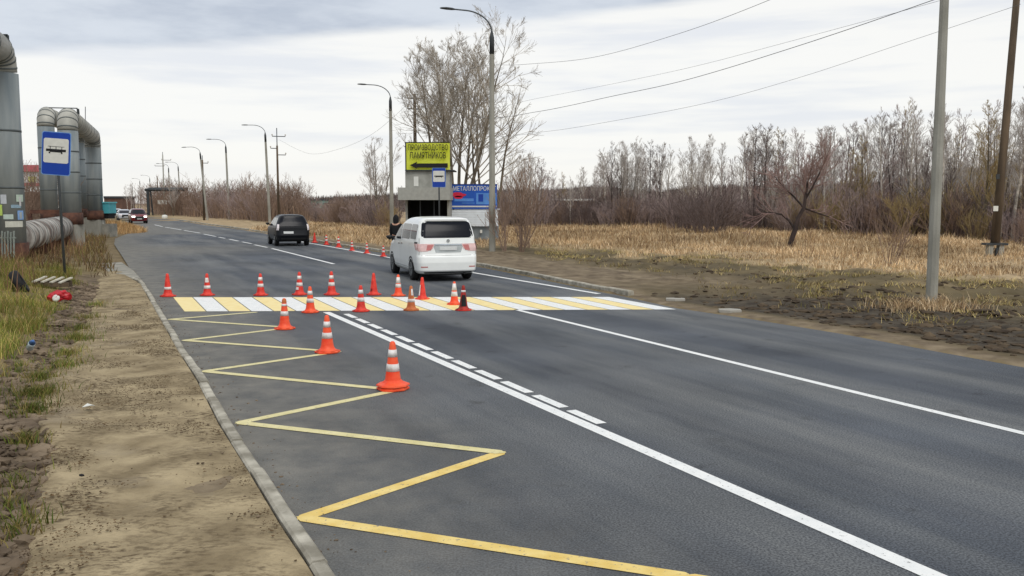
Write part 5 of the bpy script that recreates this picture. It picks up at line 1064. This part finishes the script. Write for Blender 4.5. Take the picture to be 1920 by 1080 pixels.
# ------------------------------------------------------------------ grass
def scatter(n, x0, x1, y0, y1, wfun):
    X = nrng.uniform(x0, x1, n); Y = nrng.uniform(y0, y1, n); k = nrng.random(n) < wfun(X, Y); return X[k], Y[k]
straw_c = [srgb(206, 180, 143), srgb(189, 161, 122), srgb(218, 196, 160), srgb(164, 137, 103), srgb(136, 112, 86)]
def wstraw(X, Y):
    z = zones(X, Y)[:, 2]; lim = np.interp(X / Y * F + 960, [q[0] for q in EDGE], [q[1] for q in EDGE]); return z ** 1.5 * (Y < lim + 14) * (.45 + 1.1 * (vnoise(X, Y, 2.6, 31) + .5)) * (np.abs(X / Y) < .62) * np.clip(34 / Y, .3, 1.2) * .95
X, Y = scatter(520000, -22, 40, 27, 100, wstraw); b = onground(X, Y)
blades('dry_grass', b, nrng.uniform(.07, .26, len(b)) * (1 + 1.0 * vnoise(X, Y, 1.7, 32)) * np.clip(Y / 40, .8, 1.35), nrng.uniform(.012, .035, len(b)) * np.clip(Y / 35, 1, 2.2), .8, straw_c, 'pale straw-coloured dry grass covering the field', 'grass'); print('straw', len(b))
X, Y = scatter(26000, -10, 40, 29, 80, lambda X, Y: wstraw(X, Y) * (vnoise(X, Y, 4.5, 35) > .05)); b = onground(X, Y)
blades('tall_stalks', b, nrng.uniform(.3, .75, len(b)), nrng.uniform(.012, .03, len(b)) * np.clip(Y / 40, 1, 2), .5, [srgb(150, 122, 92), srgb(176, 150, 114), srgb(120, 98, 78), srgb(196, 174, 138)], 'taller brown stalks standing in patches of the straw field', 'grass')
# ragged tufts in the muddy strip
def wmud(X, Y):
    z = zones(X, Y); c = vnoise(X, Y, .9, 41) + .7 * vnoise(X, Y, .35, 42); return z[:, 1] * sm(c, .04, .34) * 1.0 * (np.abs(X / Y) < .62) * sm(seg_dist(X, Y, ROAD, True), 1.2, 4.5)
X, Y = scatter(300000, 1, 30, 13, 45, wmud); b = onground(X, Y)
blades('dead_grass', b, nrng.uniform(.05, .17, len(b)), nrng.uniform(.01, .024, len(b)), 1.3, [srgb(186, 166, 112), srgb(160, 140, 92), srgb(142, 134, 78), srgb(120, 100, 70), srgb(200, 180, 130)], 'flattened dead grass tufts in the muddy verge', 'grass'); print('mud', len(b))
lp_ = G(1746, 576); n = 900; t_ = nrng.uniform(0, 6.28, n); rr = .25 + np.abs(nrng.normal(0, .35, n)); X, Y = lp_.x + rr * np.cos(t_) * 1.5, lp_.y + .1 + rr * np.sin(t_) * .7
blades('dead_grass', onground(X, Y), nrng.uniform(.12, .32, n), nrng.uniform(.008, .018, n), .9, straw_c, 'straw grass tuft round the foot of the near lamp pole', 'grass')
# left verge: yellow-green grass, stray green tufts, tall dry weeds
bl_ = np.array([tuple(p) for p in BANK_L]); pl_ = np.array([tuple(p) for p in PATH_L])
def wleft(X, Y):
    db = np.interp(Y, bl_[:, 1], bl_[:, 0]) - X; c = vnoise(X, Y, .7, 51); return sm(db + c * .8, -.05, .35) * (.5 + c) * np.clip(14 / Y, .25, 1)
X, Y = scatter(380000, -18, -4, 6, 30, wleft); b = onground(X, Y)
blades('verge_grass', b, nrng.uniform(.05, .28, len(b)) * (1 + 1.2 * vnoise(X, Y, .9, 52)), nrng.uniform(.006, .014, len(b)), .8, [srgb(150, 142, 74), srgb(122, 128, 58), srgb(176, 160, 100), srgb(92, 110, 46), srgb(150, 124, 80), srgb(110, 120, 52)], 'yellow-green grass on the left bank', 'grass'); print('left', len(b))
tu, tv = [], []
for (u, v, n, s_) in ((66, 745, 900, 1.), (60, 775, 420, .8), (72, 715, 500, 1.), (48, 830, 200, .7), (30, 1000, 220, .7), (140, 640, 700, 1.3), (150, 620, 320, 1.2), (120, 690, 360, 1.1), (160, 600, 260, 1.1), (128, 668, 300, 1.), (30, 910, 120, .8), (22, 960, 120, .7), (135, 532, 400, 1.2), (82, 545, 260, 1.), (180, 575, 200, 1.), (26, 650, 300, 1.1), (40, 690, 160, 1.)):
    c = G(u, v); t_ = nrng.uniform(0, 6.28, n); rr = np.abs(nrng.normal(0, .16 * s_, n)); tu.append(np.stack([c.x + rr * np.cos(t_), c.y + 1.8 * rr * np.sin(t_)], -1))
q = np.concatenate(tu); b = np.stack([q[:, 0], q[:, 1], np.maximum(ground_h(q[:, 0], q[:, 1]), .06) - .01], -1)
blades('green_tufts', b, nrng.uniform(.05, .17, len(b)), nrng.uniform(.006, .013, len(b)), .8, [srgb(96, 112, 48), srgb(120, 122, 60), srgb(148, 136, 80), srgb(84, 98, 44), srgb(136, 118, 76)], 'green grass tufts along the rubble edge of the path', 'grass')
def wweed(X, Y): db = np.interp(Y, bl_[:, 1], bl_[:, 0]) - X; return sm(db, .3, 2.2) * (.3 + vnoise(X, Y, 2., 61)) * ~inside(X, Y, ROAD) * (seg_dist(X, Y, ROAD, True) > 1.5)
X, Y = scatter(15000, -28, -6.5, 17, 46, wweed); b = onground(X, Y)
blades('dry_weeds', b, nrng.uniform(.4, 1.15, len(b)), nrng.uniform(.010, .02, len(b)), .35, [srgb(128, 96, 76), srgb(150, 118, 92), srgb(104, 76, 66), srgb(172, 142, 104)], 'tall reddish-brown dry weeds round the pipes', 'weeds')
X, Y = scatter(60000, -34, -12, 27, 62, lambda X, Y: (side(X, Y) < 0) * (seg_dist(X, Y, ROAD, True) > .5) * ~inside(X, Y, ROAD) * (.3 + vnoise(X, Y, 1.5, 62)) * .8); b = onground(X, Y)
blades('dry_weeds', b, nrng.uniform(.15, .5, len(b)), nrng.uniform(.015, .035, len(b)), .7, [srgb(140, 116, 80), srgb(112, 92, 66), srgb(120, 112, 66), srgb(96, 76, 58)], 'low brown grass and weeds between the pipes and the road', 'weeds')
# orange grass mound by the far entry
mc = P(226, 438); mb = MB(); n = 14
mb.lathe([(3.2, -.1), (2.6, .25), (1.7, .6), (.8, .85), (.1, .95)], 18); mo = mb.build('earth_mound', mat('mound_soil', srgb(132, 108, 76), .98, scale=1, col2=srgb(166, 136, 98)), None, True); mo.location = (mc.x - 2.2, mc.y + 1.5, 0); mo.scale = (1, 1.5, .8); tag(mo, 'low mound overgrown with orange grass at the far left road edge', 'mound')
n = 5000; t_ = nrng.uniform(0, 6.28, n); rr = 3.1 * np.sqrt(nrng.random(n)); X = mo.location.x + rr * np.cos(t_); Y = mo.location.y + 1.5 * rr * np.sin(t_); Z = .8 * np.interp(rr, [.1, .8, 1.7, 2.6, 3.2], [.95, .85, .6, .25, -.1])
blades('orange_grass', np.stack([X, Y, Z - .03], -1), nrng.uniform(.2, .5, n), nrng.uniform(.02, .05, n), .8, [srgb(180, 148, 104), srgb(158, 126, 84), srgb(196, 166, 122), srgb(138, 114, 80)], 'orange dry grass on the far mound', 'grass')
# ------------------------------------------------------------------ rubble and clods
rub_m = mat('rubble_stone', srgb(78, 67, 56), .95, scale=2.5, col2=srgb(142, 126, 106), spec=.1); clod_m = mat('mud_clods', srgb(60, 52, 44), .97, scale=2.5, col2=srgb(104, 90, 72), spec=.1)
mb = MB(); i = 0
for _ in range(6500):
    Yv = 3.6 + 21 * rng.random() ** 1.7; b_ = float(np.interp(Yv, pl_[:, 1], pl_[:, 0])); a_ = max(float(np.interp(Yv, bl_[:, 1], bl_[:, 0])), b_ - 1.5); x = a_ + (b_ - a_) * rng.uniform(-.05, 1.04); r_ = .012 + .075 * rng.random() ** 2.8
    mb.rock((x, Yv, gz(x, Yv) + r_ * .15), r_, .55, i); i += 1
stuff(mb.build('rubble', rub_m), 'broken stones and lumps along the left edge of the path', 'rubble')
mb = MB()
for _ in range(6000):
    v = rng.uniform(485, 700); u = rng.uniform(940, 1950); p = P(u, v)
    if p.x > 30 : continue
    z = zones(np.array([p.x]), np.array([p.y]))[0]
    if z[1] < .4 or rng.random() > z[1]: continue
    r_ = .015 + .15 * rng.random() ** 3.2; mb.rock((p.x, p.y, gz(p.x, p.y) + r_ * .02), r_, rng.choice((.3, .4, .55)), i); i += 1
stuff(mb.build('mud_clods', clod_m), 'dark clods of mud along the right verge', 'mud clods')
mb = MB()
for _ in range(700):
    yy = rng.uniform(3.5, 22); xx = float(np.interp(yy, iy, ix)) + (abs(rng.gauss(0, .22)) + .17 if rng.random() < .55 else -abs(rng.gauss(0, .25)) - .02); road_side = xx > float(np.interp(yy, iy, ix)); r_ = .004 + .013 * rng.random() ** 3; mb.rock((xx, yy, (.002 if road_side else .088)), r_, .6, i); i += 1
stuff(mb.build('kerb_grit', rub_m), 'loose grit lying along the left kerb', 'grit')

# trodden leaf litter and dark crumbs on the path
n = 34000; Yv = 3.4 + 17 * nrng.random(n) ** 1.4; a_ = np.interp(Yv, pl_[:, 1], pl_[:, 0]); b_ = np.interp(Yv, iy, ix); X = a_ + (b_ - a_) * nrng.random(n)
k = nrng.random(n) < sm(vnoise(X, Yv, .55, 71) + .6 * vnoise(X, Yv, .2, 72), .0, .45); X, Yv = X[k], Yv[k]; n = len(X); mb = MB()
for x, y in zip(X, Yv):
    r_ = rng.uniform(.003, .011) * rng.choice((1, 1, 1.8)); t_ = rng.uniform(0, 6.28); e_ = rng.uniform(.3, 1); z = .092 + rng.uniform(0, .012)
    c, s_ = math.cos(t_), math.sin(t_); mb.add([(x + c * r_, y + s_ * r_, z), (x - s_ * r_ * e_, y + c * r_ * e_, z + .006), (x - c * r_, y - s_ * r_, z), (x + s_ * r_ * e_, y - c * r_ * e_, z + .004)], [(0, 1, 2, 3)])
stuff(mb.build('leaf_litter', mat('litter_brown', srgb(70, 56, 42), .95, scale=3, col2=srgb(112, 92, 66), spec=.1)), 'dark crumbs and trodden leaves scattered on the dirt path', 'leaf litter')
